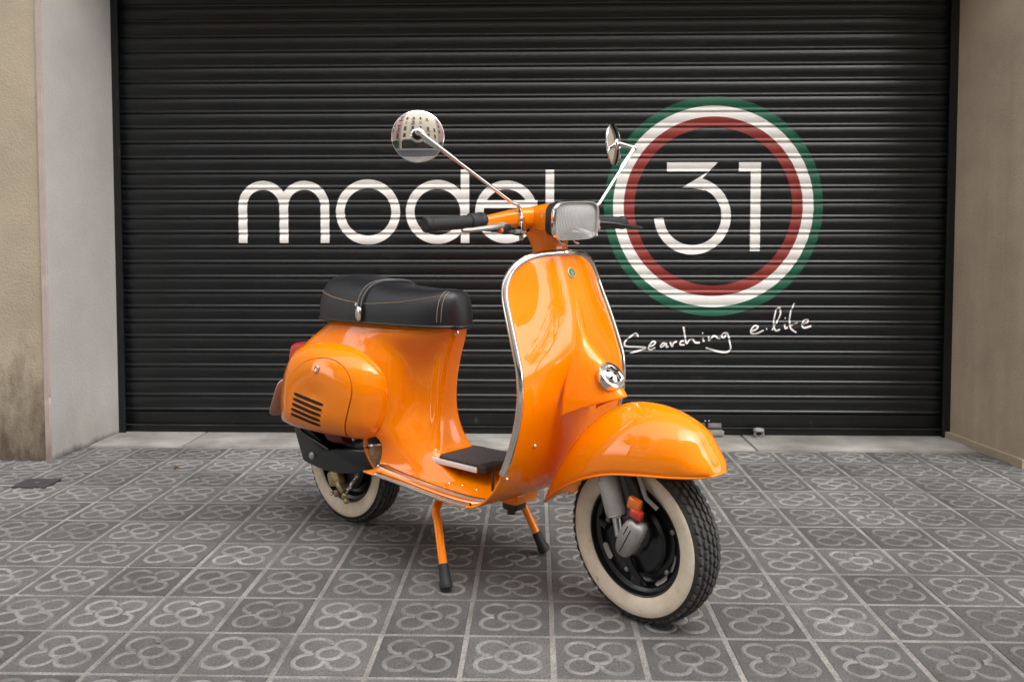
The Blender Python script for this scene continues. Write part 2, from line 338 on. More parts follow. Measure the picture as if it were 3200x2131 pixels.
wl(prism([(-1.6915, 1.5565), (-1.672, 1.5565), (-1.6265, 2.22), (-1.65, 2.22)], -.02, ZL), 'reveal', PL_GREY, lp, (-1.68, 1.56, 0))
rp_ = empty('wall', (2.37, 1.576, 0)); tag(rp_, 'rough brown rendered wall pier with low skirting right of the shutter', 'wall')
wl(prism([(2.370, 1.556), (60, 1.556), (60, 2.7), (2.320, 2.7), (2.320, 2.22)], -.02, ZL), 'wall_body', PL_BROWN, rp_, (2.37, 1.576, 0))
wl(prism([(2.355, 1.550), (2.3705, 1.550), (2.3215, 2.22), (2.285, 2.22)], .035, ZL), 'reveal', PL_BROWN, rp_, (2.37, 1.576, 0))
wl(prism([(2.343, 1.544), (2.3702, 1.544), (2.3215, 2.09), (2.276, 2.09)], -.02, .0349), 'skirting', PL_BROWN, rp_, (2.37, 1.576, 0))
lt = tag(MB().box((0, 2.12, ZL+7.5), (120, 1.134, 15)).build('facade', FACADE), 'rendered upper storeys of the building above the shutter', 'building')

MB().box((.3, 2.75, 1.3), (120, .1, 2.7)).build('light_block_wall', FACADE, lt)  # added behind the slats to block light leaking between them
# --- roller shutter
YS, PITCHS = 2.112, .07122
TT = np.array([0, .04, .09, .16, .25, .35, .45, .55, .63, .70, .735, .765, .80, .85, .90, .94, .97, 1])
DD = np.array([.0, .0014, .0031, .0053, .0071, .0079, .0078, .0067, .0048, .0027, .0027, .0045, .0066, .0083, .0085, .0060, .0010, 0])
Z0S = 1.2470-.80*PITCHS*0 - 17*PITCHS + (.885-1)*PITCHS + PITCHS*.0      # lowest slat bottom edge
Z0S = 1.2505-PITCHS*(1-.90)-16*PITCHS
def dep(z):
    t = 1-((z-Z0S)/PITCHS) % 1.0; return np.interp(t, TT, DD)
shut = empty('roller_shutter', (.330, YS, 0)); tag(shut, 'closed black slatted roller shutter with white lettering and ringed 31', 'shutter')
so_ = V(.330, YS, 0)
DD = DD*.86
prof = [(-d, (1-t)*PITCHS) for t, d in zip(TT, DD)]+[(.0035, -.006), (.0055, -.006), (.0055, PITCHS-.001), (.0035, PITCHS-.001)]
xs = np.linspace(-1.97, 1.97, 15)
sms = []
for v_ in range(6):
    tw = cr(rng.normal(0, .006, 9), 33); bo = cr(rng.normal(0, .0002, 7), 33); xs = np.linspace(-1.97, 1.97, 33)
    G = np.array([[(x, y+t_*(z-PITCHS/2)+b_, z) for y, z in prof[::-1]] for x, t_, b_ in zip(xs, tw, bo)])
    so0 = MB().grid(G, False, True).build('slat', SLAT, None, 25); sms.append(so0.data); bpy.data.objects.remove(so0)
nsl = int((ZL+.1-Z0S)/PITCHS)
for i in range(nsl):
    s_ = bpy.data.objects.new('slat', sms[random.randrange(6)]); COL.objects.link(s_); s_.parent = shut; s_.location = (random.gauss(0, .002), random.gauss(0, .00015), Z0S+i*PITCHS-0)
    s_.rotation_euler = (random.gauss(0, .0025), random.gauss(0, .0001), 0)
br = MB().box((0, 0, (.040+Z0S)/2), (3.94, .016, Z0S-.040-.002), bev=.002).build('bottom_rail', RAIL, shut)
MB().box((0, -.005, .0225), (3.94, .026, .031), bev=.002).build('rail_flange', RAIL, shut)
MB().box((0, -.010, .040), (3.94, .030, .0035), bev=.001).build('rail_lip', mat('pale_lip', (.10, .10, .10), .4, .6, var=.6, vs_=6), shut)  # paler line between the two rail plates
MB().box((0, .005, .004), (3.94, .012, .008)).build('rubber_seal', RUBBER, shut)
for sx in (-1, 1):
    gx = 1.946 if sx > 0 else -1.946
    mb = MB(); mb.box((gx+sx*.02, -.020, 1.3), (.012, .05, 2.6)); mb.box((gx+sx*.002, -.042, 1.3), (.028, .005, 2.6)); mb.build('guide_rail', RAIL, shut)
mb = MB(); mb.box((1.20-.335, -.035, .0235), (.105, .055, .024), bev=.003); mb.box((1.20-.335, -.010, .048), (.10, .004, .028))
lk = mb.build('lock_plate', ALU, shut); MB().box((1.178-.335, -.026, .055), (.010, .03, .045), bev=.002).build('lock_pin', BLKMET, lk)
for dx in (-.012, .006): MB().ball((1.178-.335+dx, -.045, .08), .004, 6).build('bolt', CHROME, lk)

# --- lettering: flat outlines cut along the slat profile and laid on the slats
zlev = np.array(sorted({round(Z0S+k*PITCHS+(1-t)*PITCHS, 6) for k in range(0, 24) for t in TT[:-1]}))
def paint(name, shapes, m, lift, parent=shut):
    """shapes: list of (verts Nx2, faces) in (x,z) on the shutter"""
    bm = bmesh.new(); k = 0
    for A, F in shapes:
        vs2 = [bm.verts.new((x*1.00595-.0004, k*1.0, z*1.0114-.0106)) for x, z in A]
        for f in F: bm.faces.new([vs2[i] for i in f])
        k += 1
    zmin = min(q.co.z for q in bm.verts); zmax = max(q.co.z for q in bm.verts)
    for z in zlev[(zlev > zmin) & (zlev < zmax)]:
        bmesh.ops.bisect_plane(bm, geom=list(bm.verts)+list(bm.edges)+list(bm.faces), plane_co=(0, 0, z), plane_no=(0, 0, 1), dist=1e-6)
    for q in bm.verts:
        layer = round(q.co.y); q.co = Vector((q.co.x-so_[0], -float(dep(q.co.z-1e-7))-.0016-lift-layer*.00018, q.co.z))
    for f in bm.faces:
        f.normal_update()
        if f.normal.y > 0: f.normal_flip()
        f.smooth = True
    me = bpy.data.meshes.new(name); bm.to_mesh(me); bm.free(); me.materials.append(m); me.set_sharp_from_angle(angle=math.radians(40))
    o = bpy.data.objects.new(name, me); COL.objects.link(o); o.parent = parent; return o
def arc(c, r0, r1, a0, a1, n=64):
    a = np.radians(np.linspace(a0, a1, n)); A = []
    for q in a: A += [(c[0]+r0*math.cos(q), c[1]+r0*math.sin(q)), (c[0]+r1*math.cos(q), c[1]+r1*math.sin(q))]
    return A, [(2*i, 2*i+1, 2*i+3, 2*i+2) for i in range(n-1)]
def rect(x0, x1, z0, z1): return [(x0, z0), (x1, z0), (x1, z1), (x0, z1)], [(0, 1, 2, 3)]
def poly(*p): return list(p), [tuple(range(len(p)))]
def stroke(pts, w):
    p = cr(pts, max(6, 7*len(pts))); T = np.gradient(p, axis=0); T /= np.linalg.norm(T, axis=1)[:, None]+1e-9; N = np.c_[-T[:, 1], T[:, 0]]
    wv = w*(.85+.3*np.abs(N@np.array([.5, .86])))
    A = []
    for q, nn, ww in zip(p, N, wv): A += [tuple(q-nn*ww), tuple(q+nn*ww)]
    return A, [(2*i, 2*i+1, 2*i+3, 2*i+2) for i in range(len(p)-1)]
ZB, ZT = .9165, 1.2080; RO = .1465; TH = .0415; ZC = 1.0615
r_m = .1180
paint('letter_m', [arc((-.931, 1.2080-r_m), r_m-TH, r_m, 0, 180), arc((-.734, 1.2080-r_m), r_m-TH, r_m, 0, 180), rect(-1.049, -1.0075, ZB, 1.2080-r_m), rect(-.8535, -.8115, ZB, 1.2080-r_m), rect(-.6575, -.616, ZB, 1.2080-r_m)], LWHITE, 0)
paint('letter_o', [arc((-.4320, ZC), RO+.006-TH, RO+.006, 0, 360, 97)], LWHITE, 0)
paint('letter_d', [arc((-.1030, ZC), RO+.003-TH, RO+.003, 0, 360, 97), rect(.0075, .0475, ZB, 1.2595)], LWHITE, 0)
paint('letter_e', [arc((.2215, ZC), RO-.041, RO, 0, 320, 97), rect(.105, .368, ZC+.018, ZC+.054)], LWHITE, 0)
paint('letter_l', [rect(.4065, .4465, ZB, 1.2575)], LWHITE, 0)
RC = (1.1885, 1.0845)
paint('green_ring', [arc(RC, .466, .509, 0, 360, 181)], LGREEN, 0)
paint('white_ring', [arc(RC, .416, .466, 0, 360, 181)], LWHITE, 0)
paint('red_ring', [arc(RC, .3665, .416, 0, 360, 181)], LRED, 0)
c3 = (1.0935, 1.0410)
paint('numeral_three', [poly((.973, 1.2480), (1.167, 1.2480), (1.2085, 1.2897), (.973, 1.2897)), poly((1.167, 1.2480), (1.0415, 1.1720), (1.0905, 1.1720), (1.150, 1.1600), (1.1345, 1.2120), (1.2085, 1.2897)), arc(c3, .1345, .1785, 76, -177, 80)], LWHITE, 0)
paint('numeral_one', [rect(1.3065, 1.4085, 1.2475, 1.2893), poly((1.3620, .8790), (1.4085, .8790), (1.4085, 1.2475), (1.3620, 1.2475))], LWHITE, 0)
HW = {'S': [(.844, .479), (.838, .49), (.827, .492), (.788, .461), (.78, .442), (.793, .432), (.881, .426), (.807, .4)],
 'e': [(.894, .43), (.916, .439), (.925, .451), (.913, .455), (.897, .438), (.893, .423), (.904, .417), (.925, .427)],
 'a': [(.973, .446), (.96, .447), (.95, .436), (.955, .43), (.972, .443), (.976, .446), (.978, .429), (.988, .434)],
 'r': [(.994, .453), (1.004, .433), (1.01, .448), (1.026, .457)], 'c': [(1.059, .46), (1.044, .455), (1.042, .442), (1.062, .441)],
 'h': [(1.056, .525), (1.063, .486), (1.071, .448), (1.084, .462), (1.1, .467), (1.112, .452), (1.133, .451)],
 'i': [(1.146, .474), (1.154, .455)], 'i dot': [(1.143, .496), (1.149, .496)],
 'n': [(1.174, .481), (1.177, .462), (1.195, .481), (1.208, .481), (1.218, .47), (1.23, .47)],
 'g': [(1.263, .496), (1.243, .495), (1.236, .481), (1.246, .474), (1.263, .493), (1.274, .449), (1.277, .421), (1.257, .406), (1.224, .409), (1.161, .427)]}
HW2 = {'e': [(1.374, .505), (1.396, .514), (1.405, .526), (1.391, .531), (1.373, .514), (1.374, .496), (1.397, .494), (1.431, .51)], 'dot': [(1.442, .516), (1.447, .516)],
 'l': [(1.47, .51), (1.496, .556), (1.509, .594), (1.503, .614), (1.488, .603), (1.478, .556), (1.481, .519), (1.491, .508), (1.507, .515)],
 'i': [(1.529, .54), (1.532, .519), (1.543, .524)], 'i dot': [(1.528, .567), (1.534, .567)],
 'f': [(1.573, .638), (1.556, .598), (1.551, .557), (1.557, .52), (1.583, .499)], 'f bar': [(1.55, .53), (1.588, .545)],
 'e2': [(1.611, .537), (1.634, .548), (1.636, .559), (1.62, .557), (1.609, .538), (1.616, .523), (1.632, .524), (1.653, .531)]}
paint('handwritten_word', [stroke(q, .0039) for q in HW.values()], LWHITE, 0)
paint('handwritten_word', [stroke(q, .0039) for q in HW2.values()], LWHITE, 0)

# --- padlock ring hanging from the shutter rail, cover plate in the paving, fallen leaves
mb = MB(); a = np.linspace(0, 2*math.pi, 24, endpoint=False)
mb.tube(np.c_[1.41+.019*np.cos(a), np.full(24, 2.052), .022+.016*np.sin(a)], .0065, 8, True); mb.lathe([(.024, 0), (.026, .004), (.02, .012), (.006, .014)], (1.41, 2.055, .036), (0, 0, 1), 18)
tag(mb.build('lock_ring', GRANITE), 'round grey steel lock ring at the foot of the shutter', 'lock')
acc = tag(MB().box((-1.535, 1.212, .0035), (.128, .115, .008), bev=.002).build('access_cover', IRON), 'small dark iron access cover set in the paving by the left wall', 'cover')
MB().box((-1.535, 1.212, .0082), (.018, .006, .002)).build('keyhole', ALU, acc)
LEAF = mat('dry_leaf', (.10, .04, .012), .8)
def leaf(x, y, s_, rz, label):
    t = np.linspace(0, 1, 9); wd = np.sin(t*math.pi)**.8*.3
    G = np.array([[((q-.5)*s_, sy*ww*s_, .010+.012*s_*10*abs(sy)*ww+.004*math.sin(5*q)) for sy in (-1, 0, 1)] for q, ww in zip(t, wd)])
    G2 = G.copy(); G2[..., 2] += .0006; c_, s2 = math.cos(rz), math.sin(rz)
    mb = MB().grid(G).grid(G2); o = mb.build('leaf', LEAF, merge=False); o.location = (x, y, -.004); o.rotation_euler = (0, 0, rz); tag(o, label, 'leaf', 'fallen leaves on the paving')
leaf(-1.10, 1.45, .036, .1, 'dry brown leaf on the paving, nearest the shutter')
leaf(-.95, 1.30, .022, .6, 'small dark leaf crumb on a tile joint left of the scooter')

# --- street opposite (seen only in the chrome and paint)
def opp(x0, x1, h, y, m, label, k):
    b = empty('town_house', ((x0+x1)/2, y, 0)); tag(b, label, 'building')
    o_ = V((x0+x1)/2, y, 0)
    MB().box((0, -4, h/2), (x1-x0-.02, 8, h)).build('wall', m, b)
    MB().box((0, .15, h-.2), (x1-x0-.02, .3, .35)).build('cornice', m, b)
    nx = int((x1-x0)/2.7); rr = random.Random(int(x0*7+k))
    MB().box((0, .03, 1.7), (x1-x0-1.2, .1, 3.0)).build('shop_front', SHUT if k == 1 else WINGL, b)
    MB().box((0, .6, 3.45), (x1-x0-2.5, 1.2, .12)).build('awning', FAC3 if m is FAC2 else FAC2, b)
    for i in range(nx):
        for j in range(1, int((h-1)/3.2)):
            if rr.random() < .12: continue
            wx = -(x1-x0)/2+(i+.5)*(x1-x0)/nx; wz = 2.2+j*3.2
            MB().box((wx, .02, wz), (rr.choice((.9, 1.0, 1.15)), .08, rr.choice((1.7, 2.0, 2.2)))).build('window', rr.choice((WINGL, WINGL, SHUT, FAC3)), b)
            if (i+k) % 2: MB().box((wx, .35, wz-1.1), (1.7, .7, .1)).build('balcony', m, b)
opp(-60, -22, 20, -13.0, FAC2, 'cream town house across the street, farthest along', 0)
opp(-22, -6, 22, -13.0, FAC3, 'pink town house across the street with iron balconies', 1)
opp(-6, 10, 20, -13.0, FAC2, 'cream town house straight across the street', 2)
opp(10, 22, 18, -13.0, FAC3, 'lower pink corner house across the street', 0)
pass

# --- plane trees added out of view at the kerb to shape reflections in paint and chrome
BARK = mat('bark', (.16, .13, .10), .9, var=.4, vs_=8, bump=.5, bs=20); LEAFG = mat('plane_leaf', (.07, .10, .03), .6, var=.4, vs_=2)
def tree(x, y, h, seed, label):
    r_ = np.random.default_rng(seed); t = empty('reflection_tree', (x, y, 0)); tag(t, label, 'tree', 'trees added at the kerb for the reflections')
    mb = MB(); mb.tube(cr(np.array([(0, 0, -.1), (.05, .02, 1.4), (0, .08, 2.8), (.1, .05, 4.2), (.05, 0, h*.8)]), 16), np.linspace(.17, .04, 16), 10); tips = []
    for k in range(11):
        z = 2.6+k*.38; an = r_.uniform(0, 6.3); l = r_.uniform(1.2, 2.1); e = V(math.cos(an)*l, math.sin(an)*l, z+r_.uniform(.8, 1.9)); mb.tube(cr(np.array([(0, .05, z), tuple(V(math.cos(an)*l*.5, math.sin(an)*l*.5, z+.4)), tuple(e)]), 8), np.linspace(.06, .012, 8), 6); tips.append(e); tips.append(e*V(.6, .6, 1))
    mb.build('trunk', BARK, t)
    tips = np.array(tips+[V(0, 0, h)]); n = 5200; c = tips[r_.integers(0, len(tips), n)]+r_.normal(0, .48, (n, 3)); u = r_.normal(size=(n, 3)); u /= np.linalg.norm(u, axis=1)[:, None]
    v = np.cross(u, r_.normal(size=(n, 3))); v /= np.linalg.norm(v, axis=1)[:, None]; s_ = r_.uniform(.07, .13, (n, 1))
    Q = np.stack([c-u*s_, c+v*s_*.7, c+u*s_, c-v*s_*.7], 1).reshape(-1, 3)
    tag(MB().add(Q, [(4*i, 4*i+1, 4*i+2, 4*i+3) for i in range(n)]).build('crown', LEAFG, t, merge=False), kind='stuff')
tree(12.5, -2.7, 7.2, 3, 'leafy plane tree added out of view at the kerb right of the shop, nearest')
tree(-11, -2.7, 7.6, 5, 'leafy plane tree added out of view at the kerb left of the shop')

# ================================================================== SCOOTER  (x forward from rear axle, y to rider's left, z up)
ORG = V(-.2212, .8221, 0); HEAD = math.radians(-40.30)
sc = empty('scooter', tuple(ORG), HEAD); sc.scale = (1.006, 1.006, 1.0033); tag(sc, 'orange vintage scooter with black seat and whitewall tyres on its centre stand', 'scooter')
RAKE, PHI = math.radians(22), math.radians(-6); STA = V(.80, 0, .94); STX = V(-math.sin(RAKE), 0, math.cos(RAKE))
def steer(A):
    v = np.asarray(A, float)-STA; k = STX; c, s_ = math.cos(PHI), math.sin(PHI)
    return STA+v*c+np.cross(np.broadcast_to(k, v.shape), v)*s_+np.outer(v@k, k)*(1-c)
mir = lambda g: g*V(1, -1, 1)

# ---- rear body (pressed steel), control rings top to bottom, columns front centre -> right side -> rear centre
BR = [
 [(.478, 0, .672), (.470, -.030, .672), (.430, -.058, .672), (.340, -.085, .672), (.200, -.105, .672), (.060, -.112, .672), (-.030, -.080, .672), (-.055, 0, .672)],
 [(.470, 0, .640), (.462, -.034, .640), (.420, -.064, .640), (.330, -.096, .640), (.195, -.118, .640), (.045, -.124, .640), (-.065, -.090, .640), (-.105, 0, .640)],
 [(.447, 0, .575), (.440, -.034, .575), (.392, -.039, .575), (.334, -.066, .575), (.240, -.126, .575), (.010, -.142, .575), (-.150, -.108, .575), (-.225, 0, .575)],
 [(.430, 0, .500), (.423, -.036, .500), (.384, -.036, .500), (.334, -.060, .500), (.268, -.126, .500), (-.010, -.155, .500), (-.215, -.118, .490), (-.315, 0, .480)],
 [(.422, 0, .425), (.417, -.042, .425), (.384, -.044, .425), (.336, -.072, .425), (.268, -.132, .425), (-.020, -.160, .420), (-.250, -.120, .405), (-.365, 0, .390)],
 [(.430, 0, .362), (.428, -.050, .362), (.398, -.068, .360), (.346, -.100, .358), (.270, -.136, .355), (.150, -.150, .352), (-.250, -.115, .335), (-.385, 0, .310)],
 [(.448, 0, .315), (.450, -.062, .312), (.425, -.086, .310), (.366, -.112, .308), (.270, -.124, .312), (.245, -.115, .345), (-.230, -.108, .318), (-.380, 0, .275)],
 [(.490, 0, .290), (.496, -.076, .280), (.465, -.100, .274), (.395, -.118, .270), (.265, -.122, .273), (.248, -.100, .340), (-.210, -.095, .318), (-.360, 0, .280)],
 [(.560, 0, .268), (.562, -.080, .250), (.520, -.110, .245), (.425, -.128, .243), (.262, -.130, .246), (.250, -.090, .335), (-.190, -.085, .320), (-.340, 0, .285)]]
BR = np.array(BR); full = np.concatenate([BR, mir(BR[:, 6:0:-1])], 1)
G = surf(full, 64, 112, False, True)
mb = MB().grid(G, False, True).fan(G[0]); body = mb.build('rear_body', PAINT, sc, 50)

# ---- engine cowl bulge (right) and tool box bulge (left)
OUT = np.array([(.290, .430), (.287, .495), (.254, .550), (.180, .590), (.070, .606), (-.060, .594), (-.160, .548), (-.225, .470), (-.250, .385), (-.225, .318), (-.090, .316), (.060, .320), (.160, .324), (.230, .333), (.275, .366)])
OC = np.array([.065, .455])
def ybase(x, z): return np.interp(x, [-.30, -.22, -.1, .05, .25, .36], [.085, .112, .142, .150, .138, .098])
def cowl_y(x, z, out=cr(OUT, 240, True)):
    d = np.array([x, z])-OC; r = math.hypot(*d)
    if r < 1e-9: s_ = 0
    else:
        an = np.arctan2(out[:, 1]-OC[1], out[:, 0]-OC[0]); R_ = np.hypot(out[:, 0]-OC[0], out[:, 1]-OC[1]); o_ = np.argsort(an)
        s_ = r/np.interp(math.atan2(d[1], d[0]), an[o_], R_[o_], period=2*math.pi)
    s_ = min(s_, 1.0)
    bx = OC[0]+(x-OC[0])/max(s_, .02)*1.0 if s_ > .02 else OC[0]
    yb = ybase(x, z)
    return -(yb*(.80+.20*s_)+.028*(1-s_**1.5)+.066*max(0, 1-s_**4.0)**.60)
def cowl_grid(outline, lift=0, ns=22, n=110, smin=0.0):
    ol = cr(outline, n, True); rows = []
    c_ = outline.mean(0)
    for s_ in np.sin(np.linspace(.0001, 1, ns)*math.pi/2):
        rows.append([(x, cowl_y(x, z)-lift, z) for x, z in c_+(ol-c_)*s_])
    return np.array(rows)
gc = cowl_grid(np.array(OUT), 0, 30, 120)
# skirt that closes the bulge back to the body
sk = gc[-1].copy(); sk[:, 1] += .05
cowl = MB().grid(np.concatenate([gc, sk[None]]), False, True).build('engine_cowl', PAINT, sc, 50)
DOOR = np.array([(-.082, .372), (-.080, .440), (-.052, .505), (.010, .548), (.085, .566), (.152, .560), (.202, .530), (.222, .485), (.212, .430), (.182, .352), (.160, .336), (.060, .341), (-.056, .348)])
gd = cowl_grid(DOOR, .0030, 18, 96); e1 = cowl_grid(DOOR*.0+DOOR, -.004, 2, 96)[-1]
door = MB().grid(np.concatenate([gd, e1[None]]), False, True).build('cowl_door', PAINT, cowl, 35)
dl = cr(DOOR, 120, True); dc = DOOR.mean(0); dl = dc+(dl-dc)*1.010
MB().tube([(x, cowl_y(x, z)-.0006, z) for x, z in dl], .0012, 6, True).build('door_seam', SEAM, cowl)
for k in range(5):
    c_ = np.array([.034-.0065*k, .4370-.0168*k]); a_ = -.115
    ol = superell(.0755, .0050, 5, 40); R2 = np.array([[math.cos(a_), -math.sin(a_)], [math.sin(a_), math.cos(a_)]])
    rows = [[(x, cowl_y(x, z)-.0030-d, z) for x, z in c_+(ol*k2)@R2.T] for k2, d in (((1, 1), -.003), ((1, 1), .0012), ((.99, .8), .0015), ((.99, .05), .0015))]
    MB().grid(np.array(rows), False, True).build('vent_slot_shade', DARK, door)  # raised black capsule, the slot's inner shade painted on the door
kx, kz = .080, .535; ky = cowl_y(kx, kz)-.003
MB().lathe([(.0105, 0), (.0105, .003), (.008, .005), (.006, .0035), (.0, .0035)], (kx, ky, kz), (0, -1, .15), 20).build('latch_knob', CHROME, door)
gl = gc.copy(); gl = mir(gl); MB().grid(np.concatenate([gl, mir(sk)[None]]), False, True).build('tool_box_cowl', PAINT, sc, 50)

# ---- floor board and leg shield: one pressed sheet.  stations: edge (x,z,halfwidth), mid (x,z), centre (x,z)
ST = [((.282, .256, .206), (.275, .257), (.262, .262)), ((.42, .250, .207), (.42, .250), (.42, .270)), ((.55, .243, .210), (.55, .245), (.55, .272)), ((.66, .239, .211), (.662, .240), (.665, .258)),
 ((.735, .247, .211), (.738, .244), (.745, .245)), ((.793, .290, .211), (.792, .280), (.790, .275)), ((.835, .355, .211), (.832, .345), (.828, .340)), ((.870, .440, .212), (.866, .430), (.860, .420)),
 ((.889, .524, .213), (.894, .518), (.888, .510)), ((.888, .598, .213), (.906, .600), (.908, .600)), ((.874, .650, .211), (.902, .655), (.912, .657)), ((.849, .722, .206), (.885, .734), (.901, .740)),
 ((.827, .782, .198), (.866, .800), (.884, .806)), ((.820, .822, .184), (.857, .840), (.873, .844)), ((.824, .855, .158), (.853, .866), (.866, .869)), ((.833, .875, .122), (.852, .881), (.861, .8825)), ((.843, .885, .080), (.853, .8875), (.858, .8885))]
E_ = np.array([s_[0] for s_ in ST]); M_ = np.array([s_[1] for s_ in ST]); C_ = np.array([s_[2] for s_ in ST])
NS = 96
Ei, Mi, Ci = cr(E_, NS), cr(M_, NS), cr(C_, NS)
sv = np.linspace(-1, 1, 45); SH = np.empty((NS, 45, 3))
for k in range(NS):
    for j, s_ in enumerate(sv):
        a = abs(s_)
        def q3(e, m, c):   # even cubic-ish through centre (0), mid (.5), edge (1)
            A1 = np.array([[.25, .0625], [1, 1]]); b = np.linalg.solve(A1, np.array([m-c, e-c])); return c+b[0]*a*a+b[1]*a**4
        SH[k, j] = (q3(Ei[k, 0], Mi[k, 0], Ci[k, 0]), s_*Ei[k, 2], q3(Ei[k, 1], Mi[k, 1], Ci[k, 1]))
shield = MB().grid(SH).build('leg_shield', PAINT, sc, 50)
md = shield.modifiers.new('thick', 'SOLIDIFY'); md.thickness = .005; md.offset = 0
def shield_x(z, y):
    k0 = 52; zz = SH[k0:, 22, 2]; x = np.interp(z, zz, SH[k0:, 22, 0]); xe = np.interp(z, Ei[k0:, 1], Ei[k0:, 0]); xm = np.interp(z, Mi[k0:, 1], Mi[k0:, 0]); w_ = np.interp(z, Ei[k0:, 1], Ei[k0:, 2]); a = min(1, abs(y)/w_)
    b = np.linalg.solve(np.array([[.25, .0625], [1, 1]]), np.array([xm-x, xe-x])); return x+b[0]*a*a+b[1]*a**4
# chrome edge trim
iz = int(np.argmin(np.abs(Ei[:, 1]-.345)+(Ei[:, 0] < .78)*9))
pr = SH[iz:, 0]; topc = SH[-1, 1:-1]; pl_ = SH[iz:, -1][::-1]
path = np.vstack([pr, topc, pl_]); path = path+V(.001, 0, 0); path[:, 2] += .001
trim = MB().tube(path, .0095, 10).build('edge_trim', CHROME, sc)
MB().box((.858, 0, .8895), (.026, .030, .012), bev=.003).build('trim_clip', CHROME, trim)
# steering column casing and horn nose
ZC_ = [(.805, .006, .0004, 0), (.765, .012, .0022, .002), (.725, .017, .0048, .004), (.695, .021, .0085, .006), (.670, .026, .017, .010), (.647, .036, .038, .020), (.620, .048, .070, .030), (.590, .057, .098, .040), (.562, .063, .124, .048), (.542, .066, .140, .054), (.535, .066, .140, .054), (.533, .064, .132, .054)]
zc = cr(np.array(ZC_)*np.array([1, 1.16, 1, 1]), 44); sv2 = np.linspace(-1, 1, 41); NG = np.empty((44, 41, 3))
for k, (z, hw, pr_, dz) in enumerate(zc):
    for j, s_ in enumerate(sv2):
        zz = z-dz*abs(s_)**2.2; y = hw*s_; NG[k, j] = (shield_x(zz, y)+.001+pr_*(1-abs(s_)**2.2)**1.25, y, zz)
nose = MB().grid(NG).build('column_casing', PAINT, sc, 50); md = nose.modifiers.new('thick', 'SOLIDIFY'); md.thickness = .004; md.offset = -1
# horn grille
k = int(np.argmin(np.abs(zc[:, 0]-.588))); hp = NG[k, 20]; hn = unit(np.cross(NG[k+1, 20]-NG[k-1, 20], NG[k, 22]-NG[k, 18])); hn = hn if hn[0] > 0 else -hn
hn = unit(hn+V(.1, -.12, .12)); ho = hp-hn*.004+V(0, -.004, 0)
horn = MB().lathe([(.040, -.008), (.040, .004), (.037, .009), (.031, .010), (.0285, .007), (.0285, .004)], ho, hn, 40, cap=False).build('horn_grille', CHROME, nose)
mb = MB().lathe([(.0285, .004), (.024, .010), (.015, .0145), (.006, .016), (0, .0165)], ho, hn, 32); mb.build('horn_dome', CHROME, horn)
u_, b_, x_ = frame(hn)
for a, r, l in ((.4, .017, .011), (1.35, .016, .012), (2.5, .017, .010), (3.7, .017, .012), (4.9, .016, .012), (5.7, .019, .007), (0, .002, .009)):
    c_ = ho+hn*(.0160-.0028*(r/.017)**2)+r*(math.cos(a)*u_+math.sin(a)*b_); rad = unit(math.cos(a)*u_+math.sin(a)*b_)
    R3 = np.array([rad, np.cross(hn, rad), hn]).T; MB().box(c_, (l, .0066, .004), R3, .001, 1).build('grille_hole', DARK, horn)
for a in range(8):
    MB().ball(ho+hn*.0095+.0345*(math.cos(a*.785)*u_+math.sin(a*.785)*b_), .0018, 5).build('rivet', BLKMET, horn)
# badge
bx = shield_x(.838, .0)+.003
badge = MB().lathe([(.0135, 0), (.0135, .0015), (.0125, .0025), (0, .0025)], (bx, 0, .838), (1, 0, .42), 28).build('badge', WHITEP, shield)
MB().lathe([(.0118, 0), (.0115, .0028), (0, .0030)], (bx+.0005, 0, .838), (1, 0, .42), 28).build('badge_field', GREENB, badge)
for i_, (yy, zz, ww, hh) in enumerate(((-.0035, .003, .0045, .0012), (.0035, .003, .0045, .0012), (0, -.001, .010, .0012), (-.003, -.005, .004, .0012), (.003, -.005, .004, .0012), (0, .0065, .006, .001))):
    MB().box((bx+.0040-zz*.42, yy, .838+zz), (.0006, ww, hh)).build('badge_mark', WHITEP, badge)

# ---- floor strips, rivets, mat
def floor_z(x, y):
    zz = [np.interp(x, Q[:44, 0], Q[:44, 1]) for Q in (Ei, Mi, Ci)]; a = min(1, abs(y)/np.interp(x, Ei[:44, 0], Ei[:44, 2]))
    b = np.linalg.solve(np.array([[.25, .0625], [1, 1]]), np.array([zz[1]-zz[2], zz[0]-zz[2]])); return zz[2]+b[0]*a*a+b[1]*a**4
for sgn in (-1, 1):
    for y, x0, x1 in ((.2035, .340, .705), (.142, .278, .712)):
        px_ = np.linspace(x0, x1, 24); pth = np.array([(x, sgn*y, floor_z(x, y)+.0045) for x in px_])
        st = MB().tube(pth, .0082, 10, flat=.8, upv=(0, 0, 1)).build('floor_strip', CHROME, sc)
        MB().tube(pth+V(0, -sgn*.0090, .001), .0042, 8).build('strip_rubber', RUBBER, st)
        MB().ball(pth[0]+V(0, 0, .0005), .0085, 8, sc=(1.3, 1, .75)).build('end_cap', CHROME, st)
for x, y in ((.535, -.105), (.580, -.098), (.632, -.096)):
    MB().ball((x, y, floor_z(x, y)+.003), .0052, 7, sc=(1, 1, .6)).build('rivet', CHROME, shield)
for k, j in ((34, 2), (40, 9)):
    MB().ball(SH[k, j]+V(.003, 0, -.002), .0055, 7).build('rivet', CHROME, shield)
olp = superell(.098, .082, 5, 44)*np.array([1, 1]); olp = olp+np.array([.537, .004]); olp[:, 0] += (olp[:, 1]-.004)*-.15
pad = MB().plate(olp, (0, 0, .2955), (1, 0, 0), (0, 1, 0), .013, .003).build('floor_mat', GREYRUB, sc, 30)
rim = np.array([(x, y, .3015) for x, y in olp]); MB().tube(rim, .0050, 8, True).build('mat_edge', RUBBER, pad)
MB().box((.533, -.0855, .2955), (.178, .006, .015), bev=.002).build('white_edge_strip', WHITEP, pad)
